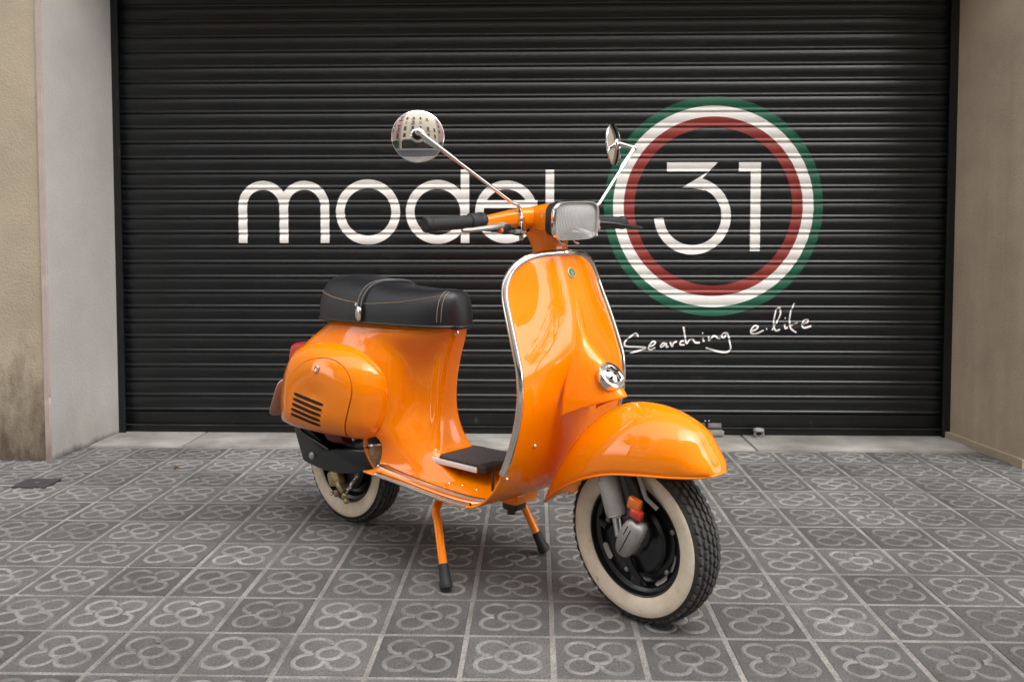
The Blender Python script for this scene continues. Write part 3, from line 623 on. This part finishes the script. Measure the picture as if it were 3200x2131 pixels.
mb = MB().box((.640, -.050, .300), (.036, .070, .024), bev=.007); mb.tube([(.655, -.06, .296), (.672, -.075, .27), (.675, -.08, .245)], .0035, 8); mb.build('brake_pedal', BLACK, sc)
# underside
MB().box((.56, 0, .225), (.34, .10, .035), bev=.01).build('tunnel_underside', PAINT, sc)
MB().box((.70, -.02, .210), (.05, .05, .04), bev=.008).lathe([(.012, 0), (.012, .02)], (.69, -.02, .175), (0, 0, 1), 10).build('pedal_linkage', BLKMET, sc)

# ---- seat
SX = np.linspace(0, 1, 60)
sx_x = -.100+SX*.590
sx_top = np.interp(sx_x, [-.10, -.04, .03, .14, .25, .36, .46, .51], [.790, .812, .813, .799, .784, .779, .780, .776])
ww_ = np.interp(sx_x, [-.10, 0, .12, .25, .38, .50], [.118, .130, .132, .118, .096, .074])
xi = (SX-.5)*2; endr = np.maximum(0, 1-np.abs(xi)**9)**.5; endr2 = np.maximum(0, 1-np.abs(xi)**np.where(xi > 0, 24, 16))**.4
sw = ww_*np.maximum(.0, endr); zb = .676; sh = (sx_top-zb)
nsec = 44; a = np.linspace(0, math.pi, nsec); SG = np.empty((60, nsec, 3)); NE = 3.2
def seat_pt(i, t):
    c_, s_ = math.cos(t), math.sin(t); return V(sx_x[i], -sw[i]*np.sign(c_)*abs(c_)**(2/NE), zb+sh[i]*(.15+.85*endr2[i])*abs(s_)**(2/2.6))
for i in range(60):
    for j in range(nsec): SG[i, j] = seat_pt(i, a[j])
seat = MB().grid(SG).add(SG[:, [0, -1]].reshape(-1, 3), [(2*i, 2*i+1, 2*i+3, 2*i+2) for i in range(59)]).build('seat', LEATHER, sc, 60)
lip = np.vstack([SG[2:-2, 0], SG[-3, ::-1][::-1][1:-1] if False else SG[-2:-1, 0], SG[2:-2, -1][::-1]]); lip[:, 2] = zb
MB().tube(lip+V(0, 0, -.001), .0045, 6, True).build('seat_piping', BLACK, seat)
def seat_y(i, z): return sw[i]*max(0, 1-((z-zb)/sh[i]/(.15+.85*endr2[i]))**2.6)**(1/NE) if (z-zb) < sh[i]*(.15+.85*endr2[i]) else 0
def seam_line(s_):
    P = []
    for i in range(1, 58):
        z = np.interp(sx_x[i], [-.095, -.05, .04, .12, .20, .32, .42, .50], [.766, .761, .745, .736, .732, .741, .757, .772]); P.append((sx_x[i], s_*(seat_y(i, z)+.0006), z))
    return np.array(P)
for s_ in (-1, 1): MB().tube(seam_line(s_),   .0012, 6).build('stitched_seam', TAN, seat)
for dx in (55, 56):
    i = dx; pts = np.array([seat_pt(i, t)+V(0, -.0006*np.sign(math.cos(t)), .0006) for t in np.linspace(.06, 1.30, 26)]); MB().tube(pts, .0009, 5).build('stitched_seam', THREAD, seat)
ist = int(np.argmin(np.abs(sx_x-.172)))
pts = np.array([seat_pt(ist, t)*V(1, 1.012, 1)+V(0, 0, .002) for t in np.linspace(.17, math.pi-.17, 60)]); pts[:, 2] = np.maximum(pts[:, 2], .722)
gs = np.array([[p+V(dx, 0, 0)+unit(p-V(p[0], 0, .70))*h for dx, h in ((-.013, -.002), (-.012, .0035), (.012, .0035), (.013, -.002))] for p in pts])
strap = MB().grid(gs, False, True).build('seat_strap', LEATHER, sc, 40)
for dx in (-.009, .009): MB().tube(np.array([p+V(dx, 0, 0)+unit(p-V(p[0], 0, .70))*.0037 for p in pts]), .0008, 5).build('strap_stitch', THREAD, strap)
for s_ in (-1, 1):
    yb_ = s_*(abs(pts[0][1])+.003)
    mb = MB().plate(superell(.013, .022, 2.2, 24), (.174, yb_, .702), (-s_, 0, 0), (0, 0, 1), .006, .002); mb.lathe([(.006, 0), (.006, .004), (.0035, .006), (0, .006)], (.165, yb_+s_*.002, .728), (0, s_, 0), 14)
    mb.build('strap_hook', CHROME, strap)
MB().box((.462, 0, .672), (.055, .07, .012), bev=.004).build('seat_hinge', BLKMET, sc)
MB().lathe([(.008, 0), (.008, .004), (.004, .006), (0, .006)], (.474, -.018, .655), (1, -.3, 0), 14).build('seat_lock', CHROME, sc)

# ---- tail light, plate
mb = MB(); gt = surf(np.array([[(-.300-.058*f*0, y*.9, z) for y, z in ((-.036, .50), (-.036, .545), (-.02, .572), (.02, .572), (.036, .545), (.036, .50))], [(-.345, y*.95, z+.004) for y, z in ((-.036, .49), (-.036, .54), (-.02, .565), (.02, .565), (.036, .54), (.036, .49))], [(-.368, y*.8, z+.006) for y, z in ((-.034, .492), (-.034, .532), (-.02, .552), (.02, .552), (.034, .532), (.034, .492))]]) if False else np.array([[(x, y*k2, z0+dz) for y, dz in ((-.038, -.036), (-.040, .012), (-.022, .034), (.022, .034), (.040, .012), (.038, -.036))] for x, k2, z0 in ((-.240, .95, .537), (-.300, 1, .534), (-.326, .98, .530), (-.340, .80, .526))]), 14, 40, False, True)
mb.grid(gt, False, True).fan(gt[-1]); mb.build('tail_light', REDLENS, sc, 50)
mb = MB().plate(superell(.085, .078, 6, 40), (-.366, 0, .372), (0, -1, 0), (.50, 0, 1), .003); mb.build('number_plate', PLATE, sc, 30)
MB().box((-.385, 0, .38), (.05, .05, .06), bev=.006).build('plate_bracket', BLACK, sc)

# ---- wheels
def wheel(cx, cz, xf, name, tread_n=52):
    root = MB().lathe([(.138, .036), (.150, .041), (.166, .0445), (.180, .0435), (.190, .0385), (.1965, .028), (.2000, .014), (.2005, 0), (.2000, -.014), (.1965, -.028), (.190, -.0385), (.180, -.0435), (.166, -.0445), (.150, -.041), (.138, -.036)], (cx, 0, cz), (0, 1, 0), 72, cap=False).build(name, TYRE, sc, 60, xf)
    for s_ in (-1, 1):
        MB().lathe([(.1370, s_*.0345), (.1390, s_*.0385), (.151, s_*.0430), (.166, s_*.0463), (.178, s_*.0458), (.1825, s_*.0436)], (cx, 0, cz), (0, 1, 0), 72, cap=False).build('whitewall', WWALL, root, 60, xf)
    # tread blocks: rows of scale shaped lugs
    mb = MB(); lanes = [(-.0335, .1935), (-.0215, .1993), (-.0075, .2012), (.0075, .2012), (.0215, .1993), (.0335, .1935)]
    for li, (y, r) in enumerate(lanes):
        sl_ = math.atan2(y, .09)
        for i in range(tread_n):
            th = 2*math.pi*(i+.5*(li % 2))/tread_n; d_ = 2*math.pi/tread_n
            dirn = -1 if li < 3 else 1; sh_ = []
            for u2, v2 in ((-.46, -.2), (0, -.46), (.46, -.2), (.40, .30), (0, .50), (-.40, .30)):
                t2 = th+v2*d_*1.12; yy = y+u2*.0118; rr = math.sqrt(max(1e-6, (r)**2)); sh_.append((t2, yy, rr))
            base = [(cx+(rr-.003)*math.cos(t2), yy, cz+(rr-.003)*math.sin(t2)) for t2, yy, rr in sh_]
            top = [(cx+(rr+.0040-abs(yy)*.02)*math.cos(th+(t2-th)*.86), y+(yy-y)*.86, cz+(rr+.0040-abs(yy)*.02)*math.sin(th+(t2-th)*.86)) for t2, yy, rr in sh_]
            mb.add(base+top, [(k, (k+1) % 6, 6+(k+1) % 6, 6+k) for k in range(6)]+[tuple(range(6, 12))])
    tag(mb.build('tread', TREAD, root, 20, xf), kind='stuff')
    rimm = MB().lathe([(.1375, -.0365), (.1355, -.0382), (.1330, -.0370), (.1315, -.0320), (.1300, -.0230), (.1270, -.0205), (.1215, -.0200), (.1195, -.0185), (.1180, -.0130), (.1130, -.0040), (.1080, .0000), (.1000, .0010), (.0975, -.0030), (.0900, -.0050), (.080, -.004), (.060, -.010), (.0, -.012)], (cx, 0, cz), (0, 1, 0), 64, cap=False).build('rim', BLKMET, root, 35, xf)
    MB().lathe([(.1375, .0365), (.1325, .0345), (.1300, .0250), (.1150, .0200), (.1000, .012), (.0, .012)], (cx, 0, cz), (0, 1, 0), 48, cap=False).build('rim', BLKMET, root, 35, xf)
    return root, rimm
FX, FZ = 1.100, .204
fwheel, frim = wheel(FX, FZ, steer, 'front_wheel')
rwheel, rrim = wheel(-.022, .204, None, 'rear_wheel')
# front hub, brake plate, fork
PW = lambda r, ad, y: (FX+r*math.cos(math.radians(ad)), y, FZ+r*math.sin(math.radians(ad)))
hub = MB().lathe([(.086, -.004), (.086, -.022), (.080, -.030), (.060, -.034), (.045, -.040), (.030, -.052), (.0, -.054)], (FX, 0, FZ), (0, 1, 0), 48).build('brake_drum', BLKMET, sc, 30, steer)
for ad in (20, 95, 170, 245, 320): MB().lathe([(.0065, 0), (.0065, .006), (.004, .008), (0, .008)], PW(.103, ad, -.006), (0, -1, 0), 8).build('wheel_nut', ALU, frim, 30, steer)
for ad0, ad1 in ((-62, -38), (-30, -6), (200, 222)):
    an = np.radians(np.linspace(ad0, ad1, 10)); g_ = np.array([[(FX+r*math.cos(t), y, FZ+r*math.sin(t)) for r, y in ((.1075, -.0150), (.112, -.0205), (.1175, -.0218))] for t in an]); g_[0, :] = g_[0, 1]; g_[-1, :] = g_[-1, 1]
    MB().grid(g_).grid(g_+V(0, -.0015, 0)).build('rim_opening_light', ALU, frim, 40, steer)  # aluminium slivers stand in for bright ground seen through rim openings
MB().tube([PW(.11, -75, -.028), PW(.085, -82, -.040), PW(.05, -95, -.052), PW(.02, -100, -.06)], [.006, .009, .011, .010], 8).build('brake_arm', BLKMET, hub, 30, steer)
MB().box(PW(.098, -84, -.036), (.030, .016, .022), bev=.004).build('cable_stop', BLKMET, hub, 30, steer)
MB().tube([PW(.118, 168, -.024), PW(.095, 168, -.040), PW(.075, 168, -.044)], [.0045, .008, .009], 10).build('tyre_valve', BLACK, frim, 30, steer)
fork = MB().tube([(1.040, -.020, .470), (1.070, -.045, .430), (1.110, -.060, .362), (1.134, -.062, .300), (1.140, -.060, .235)], [.026, .025, .0235, .0215, .020], 18).build('fork_leg', BLKMET, sc, 40, steer)
MB().tube([(1.051, -.070, .395), (1.060, -.074, .362), (1.062, -.074, .354)], [.0265, .0265, .0265], 26).tube([(1.062, -.076, .354), (1.083, -.076, .279), (1.085, -.076, .271)], [.0275, .0262, .0235], 26).build('shock_absorber', GREYP, fork, 40, steer)
MB().lathe([(.0235, 0), (.0250, .002), (.0250, .005), (.020, .006), (.013, .008), (.0122, .05)], (1.084, -.076, .273), (.27, -.1, -.96), 24).build('shock_rod', CHROME, fork, 30, steer)
R_ = np.array([[.96, 0, .27], [0, 1, 0], [-.27, 0, .96]])
rf = MB().box((1.146, -.084, .314), (.034, .018, .030), R_, .005).build('amber_reflector', ORLENS, fork, 40, steer)
MB().box((1.152, -.085, .292), (.032, .020, .022), R_, .005).build('red_reflector', REDREF, rf, 40, steer)
MB().tube([(1.125, -.055, .42), (1.140, -.060, .372), (1.160, -.060, .325), (1.185, -.050, .302)], .0055, 8).build('brake_cable', GREYP, fork, 40, steer)
u_ = unit((.50, 0, .86)); v_ = unit((-.86, 0, .50))
mb = MB(); ol = superell(.0275, .052, 2.7, 40); ol[:, 0] *= (1+.12*ol[:, 1]/.05)
mb.plate(ol, (1.126, -.062, .226), -v_, u_, .034, .012); capo = mb.build('link_cap', ALU, fork, 50, steer)
for off, l0, l1 in ((0, -.036, .032), (.011, .008, .034)):
    MB().tube([V(1.126, -.0962, .226)+u_*t+v_*off for t in np.linspace(l0, l1, 8)], .0013, 5).build('cap_groove', DARK, capo, 40, steer)
MB().lathe([(.030, 0), (.030, .03), (.024, .034), (.0, .034)], (1.122, -.035, .212), (0, -1, 0), 24).build('link_hub', BLKMET, fork, 40, steer)
MB().tube([(1.150, -.056, .262), (1.160, -.060, .240), (1.150, -.062, .215)], .013, 10).build('link_arm', BLKMET, fork, 40, steer)

# ---- front mudguard
FS = [((1.326, .404), (1.314, .400), .030), ((1.319, .426), (1.290, .398), .056), ((1.298, .458), (1.258, .396), .074), ((1.268, .496), (1.222, .394), .088), ((1.205, .524), (1.165, .389), .100), ((1.130, .534), (1.090, .377), .106), ((1.050, .520), (1.015, .353), .106),
 ((.975, .478), (.950, .322), .100), ((.912, .412), (.892, .287), .088), ((.866, .335), (.846, .256), .076), ((.838, .280), (.822, .240), .060), ((.826, .250), (.814, .234), .042)]
cE = cr(np.array([f[0] for f in FS]), 56); eE = cr(np.array([f[1] for f in FS]), 56); wE = cr(np.array([[f[2]] for f in FS]), 56)[:, 0]
th = np.linspace(-math.pi/2, math.pi/2, 41); FG = np.empty((56, 41, 3))
for k in range(56):
    for j, t in enumerate(th):
        f = 1-abs(math.cos(t))**.92; p = cE[k]+(eE[k]-cE[k])*f
        rdg = .0022*math.exp(-(t/.05)**2)
        FG[k, j] = (p[0]+rdg*.5, wE[k]*math.sin(t), p[1]+rdg)
fend = MB().grid(FG).build('front_mudguard', PAINT, sc, 60, steer); md = fend.modifiers.new('thick', 'SOLIDIFY'); md.thickness = .003; md.offset = -1
ed = np.vstack([FG[:, 0], FG[-1, 1:-1], FG[::-1, -1], FG[0, -2:0:-1]]); MB().tube(ed, .0028, 8, True).build('rolled_edge', PAINT, fend, 60, steer)
MB().ball((1.075, -.0945, .425), .0075, 8, sc=(1, .5, 1)).build('rivet', CHROME, fend, 60, steer)

# ---- headset
def rrow(c, a, b, n, k=40, ux=(0, 1, 0), uy=(0, 0, 1)):
    return np.asarray(c, float)+superell(a, b, n, k)@np.array([ux, uy], float)
HLX, HLZ = .905, .972; tl = unit((.10, 0, 1)); fwd = unit((1, 0, -.10))
rows = [rrow((.752, 0, .978), .045, .026, 3), rrow((.775, 0, .978), .058, .034, 3), rrow((.82, 0, .977), .068, .040, 3.4), rrow((.868, 0, .975), .072, .043, 4)]
head = np.array(rows); hg = cr(head, 24)
neck = np.array([rrow((.812, 0, .878), .046, .044, 2.3, 36, (0, 1, 0), (1, 0, 0)), rrow((.806, 0, .900), .046, .043, 2.3, 36, (0, 1, 0), (1, 0, 0)), rrow((.803, 0, .925), .052, .047, 2.4, 36, (0, 1, 0), (1, 0, 0)), rrow((.800, 0, .950), .064, .055, 2.6, 36, (0, 1, 0), (1, 0, 0)), rrow((.800, 0, .968), .066, .055, 2.8, 36, (0, 1, 0), (1, 0, 0))])
wing = []
for y, x, z, a_, b_ in ((0, .788, .980, .040, .031), (.05, .785, .981, .038, .028), (.10, .778, .981, .030, .0235), (.15, .768, .977, .023, .0190), (.185, .762, .973, .020, .0165), (.192, .761, .972, .0195, .016)):
    wing.append(rrow((x, y, z), a_, b_, 3.2, 28, (1, 0, 0), (0, 0, 1)))
wg = cr(np.array(wing), 26)
mb = MB().grid(hg, False, True).fan(hg[0]).grid(cr(neck, 16), False, True); mb.grid(wg, False, True).fan(wg[-1]); mb.grid(mir(wg), False, True).fan(mir(wg)[-1])
hs_ = mb.build('headset', PAINT, sc, 55, steer)
fr = lambda c, a, b, n, k=56: rrow(np.asarray(c, float), a, b, n, k, (0, 1, 0), tuple(tl))
c0 = V(HLX, 0, HLZ)
gg = np.array([fr(c0-fwd*.040, .0735, .0445, 4.2), fr(c0-fwd*.016, .0775, .0475, 4.4), fr(c0-fwd*.010, .076, .0465, 4.4)])
MB().grid(gg, False, True).build('headlight_gasket', BLACK, hs_, 40, steer)
rg_ = np.array([fr(c0-fwd*.016, .0775, .0475, 4.4), fr(c0-fwd*.012, .0810, .0505, 4.4), fr(c0-fwd*.002, .0815, .0510, 4.4), fr(c0+fwd*.003, .0795, .0490, 4.4), fr(c0+fwd*.003, .0765, .0460, 4.4), fr(c0-fwd*.004, .0755, .0450, 4.4)])
hl = MB().grid(rg_, False, True).build('headlight_rim', CHROME, hs_, 50, steer)
lg = np.array([fr(c0+fwd*(-.004+.012*(1-s_**2.5)), .0756*s_+1e-4, .0451*s_+1e-4, 4.4-1.6*(1-s_)) for s_ in np.linspace(1, .02, 12)])
MB().grid(lg, False, True).fan(lg[-1]).grid(lg-fwd*.004, False, True).fan(lg[-1]-fwd*.004).build('headlight_lens', GLASS, hl, 60, steer)
bw = np.array([fr(c0+fwd*(-.010-.045*(1-s_**2)), .0750*s_+1e-4, .0448*s_+1e-4, 4.2-1.8*(1-s_)) for s_ in np.linspace(1, .02, 12)])
MB().grid(bw, False, True).fan(bw[-1]).build('reflector_bowl', REFLECT, hl, 60, steer)
MB().ball(c0-fwd*.03, .011, 8).build('bulb', WHITEP, hl, 60, steer)
for y in (-.022, .030): MB().tube([(.862, y, .925), (.868, y, .916), (.872, y+.01, .913)], .0035, 6).build('retaining_clip', CHROME, hs_, 60, steer)
# grips, levers, mirrors
for s_ in (-1, 1):
    q = lambda x, y, z: (x, s_*y, z)
    dzz = -.012-.006*s_; yc = .102 if s_ < 0 else .180
    gr = MB().lathe([(.0, -.003), (.017, -.003), (.0195, .001), (.0195, .009), (.0172, .012)]+[(.0165+.0012*(k % 2), .016+.0058*k) for k in range(19)]+[(.0172, .128), (.0205, .131), (.0212, .136), (.0212, .170), (.0195, .176), (0, .176)], q(.751, .362, .978+dzz), (.06, -s_*1, .03), 28).build('grip', RUBBER, hs_, 35, steer)
    MB().lathe([(.0218, 0), (.0218, .012)], q(.7605, .205, .9828+dzz), (.06, -s_*1, .03), 28).build('grip_collar', BLACK, gr, 35, steer)
    if s_ < 0: lv = [q(.792, .150, .964), q(.806, .178, .963), q(.812, .215, .960), q(.808, .255, .957), q(.803, .292, .955)]
    else: lv = [q(.800, .185, .962), q(.822, .215, .960), q(.838, .250, .955), q(.838, .295, .948), q(.836, .345, .944)]
    mb = MB(); P = cr(np.array(lv), 20); mb.tube(P, np.interp(np.linspace(0, 1, 20), [0, .25, .85, .93, 1], [.0130, .0110, .0080, .0095, .005]), 12, flat=.7, upv=(0, 0, 1))
    mb.build('lever', ALU if s_ < 0 else BLACK, hs_, 50, steer)
    MB().box(q(.790, .158 if s_ < 0 else .205, .958), (.045, .040, .020), bev=.006).build('lever_bracket', BLACK, hs_, 40, steer)
    mb = MB().box(q(.806, yc, .958), (.022, .020, .030), bev=.003).lathe([(.006, 0), (.006, .016), (.003, .018), (0, .018)], q(.806, yc, .943), (0, 0, -1), 10); mb.box(q(.806, yc, .975), (.018, .015, .020), bev=.003); mb.build('mirror_clamp', CHROME, hs_, 40, steer)
MB().tube([(.775, -.12, .962), (.77, -.16, .958), (.76, -.20, .962)], .0095, 8).build('switch_cable', BLACK, hs_, 40, steer)
MB().tube(cr(np.array([(.800, -.165, .956), (.812, -.14, .945), (.812, -.115, .940), (.800, -.085, .945), (.79, -.05, .955)]), 16), .0032, 8).build('brake_cable', BLACK, hs_, 40, steer)
MB().ball((.806, -.172, .953), .0085, 8).build('indicator_button', ORLENS, hs_, 40, steer)
def to_local(wp): d = np.asarray(wp, float)-ORG; c_, s_ = math.cos(-HEAD), math.sin(-HEAD); return V(d[0]*c_-d[1]*s_, d[0]*s_+d[1]*c_, d[2])
def dir_local(d): c_, s_ = math.cos(-HEAD), math.sin(-HEAD); return V(d[0]*c_-d[1]*s_, d[0]*s_+d[1]*c_, d[2])
def mirror(base, bend, tip, nrm, disc):
    P = np.vstack([np.linspace(base, bend, 6)[:-1], cr(np.array([bend, bend+(tip-bend)*.025+V(0, 0, .005), bend+(tip-bend)*.07]), 7)[:-1], np.linspace(bend+(tip-bend)*.07, tip, 16)])
    st = MB().tube(P, np.r_[np.full(len(P)-6, .0047), np.full(6, .0062)], 12).build('mirror_stem', CHROME, sc)
    MB().tube([base-V(0, 0, .012), base, base+(bend-base)*.45], [.0085, .0080, .0055], 12).build('stem_base', CHROME, st)
    R = .0605; Rs = .17; cap_ = [(R*math.sin(t)/1, math.sqrt(Rs*Rs-(R*math.sin(t))**2)-math.sqrt(Rs*Rs-R*R)) for t in np.linspace(math.pi/2, .24, 18)]
    ap = disc+nrm*cap_[-1][1]
    MB().ball(tip, .0085, 8).tube([tip, (tip+ap)/2+nrm*.004, ap+nrm*.004], [.0075, .0070, .0085], 10).build('ball_joint', CHROME, st)
    dm = MB().lathe([(R*.98, -.006), (R+.0010, -.004), (R+.0012, -.001)]+cap_, disc, nrm, 64).build('mirror_shell', MIRROR, st, 60)
    MB().lathe([(R, -.0062), (R*.6, -.0058), (0, -.0055)], disc, nrm, 40).build('mirror_glass', MIRROR, dm, 60)
    MB().lathe([(.0175, -.001), (.0165, .0035), (.0125, .0050), (.0115, .003)], ap, nrm, 24, cap=False).build('joint_collar', CHROME, dm, 60)
    MB().lathe([(.0118, .003), (.006, .004), (0, .004)], ap, nrm, 20).build('joint_socket', BLACK, dm, 60)
b1 = steer(V(.806, -.102, .985)[None])[0]; n1 = unit(dir_local(V(.10, -1, .09)))
mirror(b1, b1+V(-.002, -.003, .022), V(.762, -.418, 1.168), n1, V(.762, -.422, 1.168)-n1*.050)
b2 = steer(V(.806, .180, .985)[None])[0]; n2 = unit(dir_local(V(.93, -.42, .04)))
mirror(b2, b2+V(0, .004, .018), V(.846, .332, 1.186), n2, V(.784, .322, 1.200))

# ---- centre stand
for s_, foot, top, bend in ((-1, V(.636, -.215, .012), V(.535, -.12, .235), V(.548, -.168, .192)), (1, V(.655, .165, .012), V(.555, .10, .235), V(.585, .120, .190))):
    d_ = unit(foot-bend); k1 = foot-d_*.050
    P = np.vstack([cr(np.array([top, bend, bend+(foot-bend)*.14]), 14), np.linspace(bend+(foot-bend)*.16, k1, 8)])
    leg = MB().tube(P, .0115, 14).build('stand_leg', PAINT, sc)
    MB().tube(np.array([k1-d_*.012, k1+d_*.002, k1+d_*.03, foot-d_*.012, foot]), [.0135, .0142, .0155, .0185, .0165], 16).build('stand_foot', RUBBER, leg)
MB().tube([(.535, -.12, .235), (.545, 0, .232), (.555, .10, .235)], .0115, 10).build('stand_crossbar', PAINT, sc)

# ---- engine and rear suspension under the cowl
RW = lambda x, y, z: V(x, y, z)
pl2 = np.array([(-.235, .330), (-.185, .215), (-.150, .186), (.020, .180), (.165, .215), (.215, .262), (.20, .285), (.10, .268), (.0, .250), (-.07, .245), (-.13, .275), (-.19, .325)])
muf = MB().plate(cr(pl2, 48, True), (0, -.098, 0), (-1, 0, 0), (0, 0, 1), .0) if False else None
mb = MB(); ol = cr(pl2, 54, True); cc = ol.mean(0)
rows = [[(x, y, z) for x, z in cc+(ol-cc)*k] for k, y in ((.97, -.052), (1, -.060), (1, -.092), (.975, -.099), (.94, -.102))]
mb.grid(np.array(rows), False, True).fan(np.array(rows[-1])).fan(np.array(rows[0])); sw_ = mb.build('engine_casing', BLKMET, sc, 40)
MB().tube([(-.205, -.104, .318), (-.16, -.106, .285), (-.06, -.106, .262), (-.02, -.105, .252)], .0035, 6).build('casing_rib', BLKMET, sw_)
MB().lathe([(.0135, 0), (.0135, .004), (.010, .008), (.006, .009), (0, .009)], (-.115, -.100, .215), (0, -1, 0), 16).build('casing_bolt', ALU, sw_)
MB().tube([(-.195, -.10, .335), (-.215, -.085, .342), (-.235, -.08, .335)], .006, 8).build('bolt_stud', BLKMET, sc)
dr = MB().lathe([(.098, -.024), (.098, -.038), (.090, -.046), (.05, -.05), (0, -.052)], (-.022, 0, .204), (0, 1, 0), 44).build('rear_brake_drum', BLKMET, rwheel, 30)
mb = MB().box((-.035, -.066, .150), (.062, .030, .050), np.array([[.94, 0, -.34], [0, 1, 0], [.34, 0, .94]]), .010); mb.box((-.005, -.070, .128), (.050, .022, .022), np.array([[.8, 0, -.6], [0, 1, 0], [.6, 0, .8]]).T, .006); mb.box((-.060, -.068, .178), (.018, .018, .016), bev=.004); mb.build('brake_lever', BRASS, sc, 40)
for x, z, r, m_ in ((-.02, .104, .0125, TANMET), (.022, .104, .010, BRASS), (.030, .088, .0085, BRASS), (-.044, .098, .006, CHROME), (-.075, .178, .008, CHROME), (-.035, .186, .011, CHROME)):
    MB().lathe([(r, 0), (r, .010), (r*.6, .014), (0, .014)], (x, -.070, z), (0, -1, 0), 12).build('adjuster_nut', m_, sc, 30)
hp_ = np.linspace(0, 1, 120); A0, A1 = V(.028, -.080, .108), V(.105, -.075, .208)
ax_ = unit(A1-A0); u_, b_, _ = frame(ax_); MB().tube([A0+(A1-A0)*t+.0048*(math.cos(t*2*math.pi*15)*u_+math.sin(t*2*math.pi*15)*b_) for t in hp_], .0016, 5).tube([A0, A1], .003, 8).build('brake_spring', CHROME, sc)
MB().tube(cr(np.array([(.185, -.105, .352), (.180, -.112, .315), (.192, -.112, .275), (.225, -.106, .235)]), 14), np.linspace(.012, .014, 14), 10, flat=.6).build('body_bracket', PAINT, sc)
MB().lathe([(.036, 0), (.036, .03), (.034, .032), (.034, .04), (.024, .06), (.010, .066), (0, .066)], (.215, -.085, .300), (.25, -.15, -1), 22).build('carburettor_bowl', TANMET, sc, 30)
MB().lathe([(.036, 0), (.038, .004), (.038, .04), (.030, .046)], (.208, -.082, .345), (.2, -.1, -1), 22).build('air_hose', RUBBER, sc, 30)
MB().lathe([(.0385, 0), (.0385, .006)], (.2145, -.085, .304), (.25, -.15, -1), 22).build('hose_clip', CHROME, sc, 30)
MB().tube([(.16, -.115, .290), (.20, -.118, .297), (.24, -.112, .290)], .004, 6).build('fuel_hose', BLACK, sc)
MB().lathe([(.03, -.04), (.033, -.03), (.033, .03), (.03, .04)], (.035, -.10, .315), (1, 0, .1), 18).build('red_flywheel_cover', mat('dark_red_paint', (.14, .012, .010), .4), sc, 40)
mb = MB().box((.0, 0, .30), (.22, .10, .10), bev=.02).box((.14, -.02, .27), (.14, .13, .08), bev=.02); mb.build('engine_block', BLKMET, sc, 40)
for x, z, r in ((-.085, .318, .010), (-.15, .335, .006), (.13, .313, .006)):
    MB().lathe([(r, -.004), (r, .010), (0, .010)], (x, -.114, z), (0, -1, 0), 12).build('engine_bolt', ALU, sc, 30)
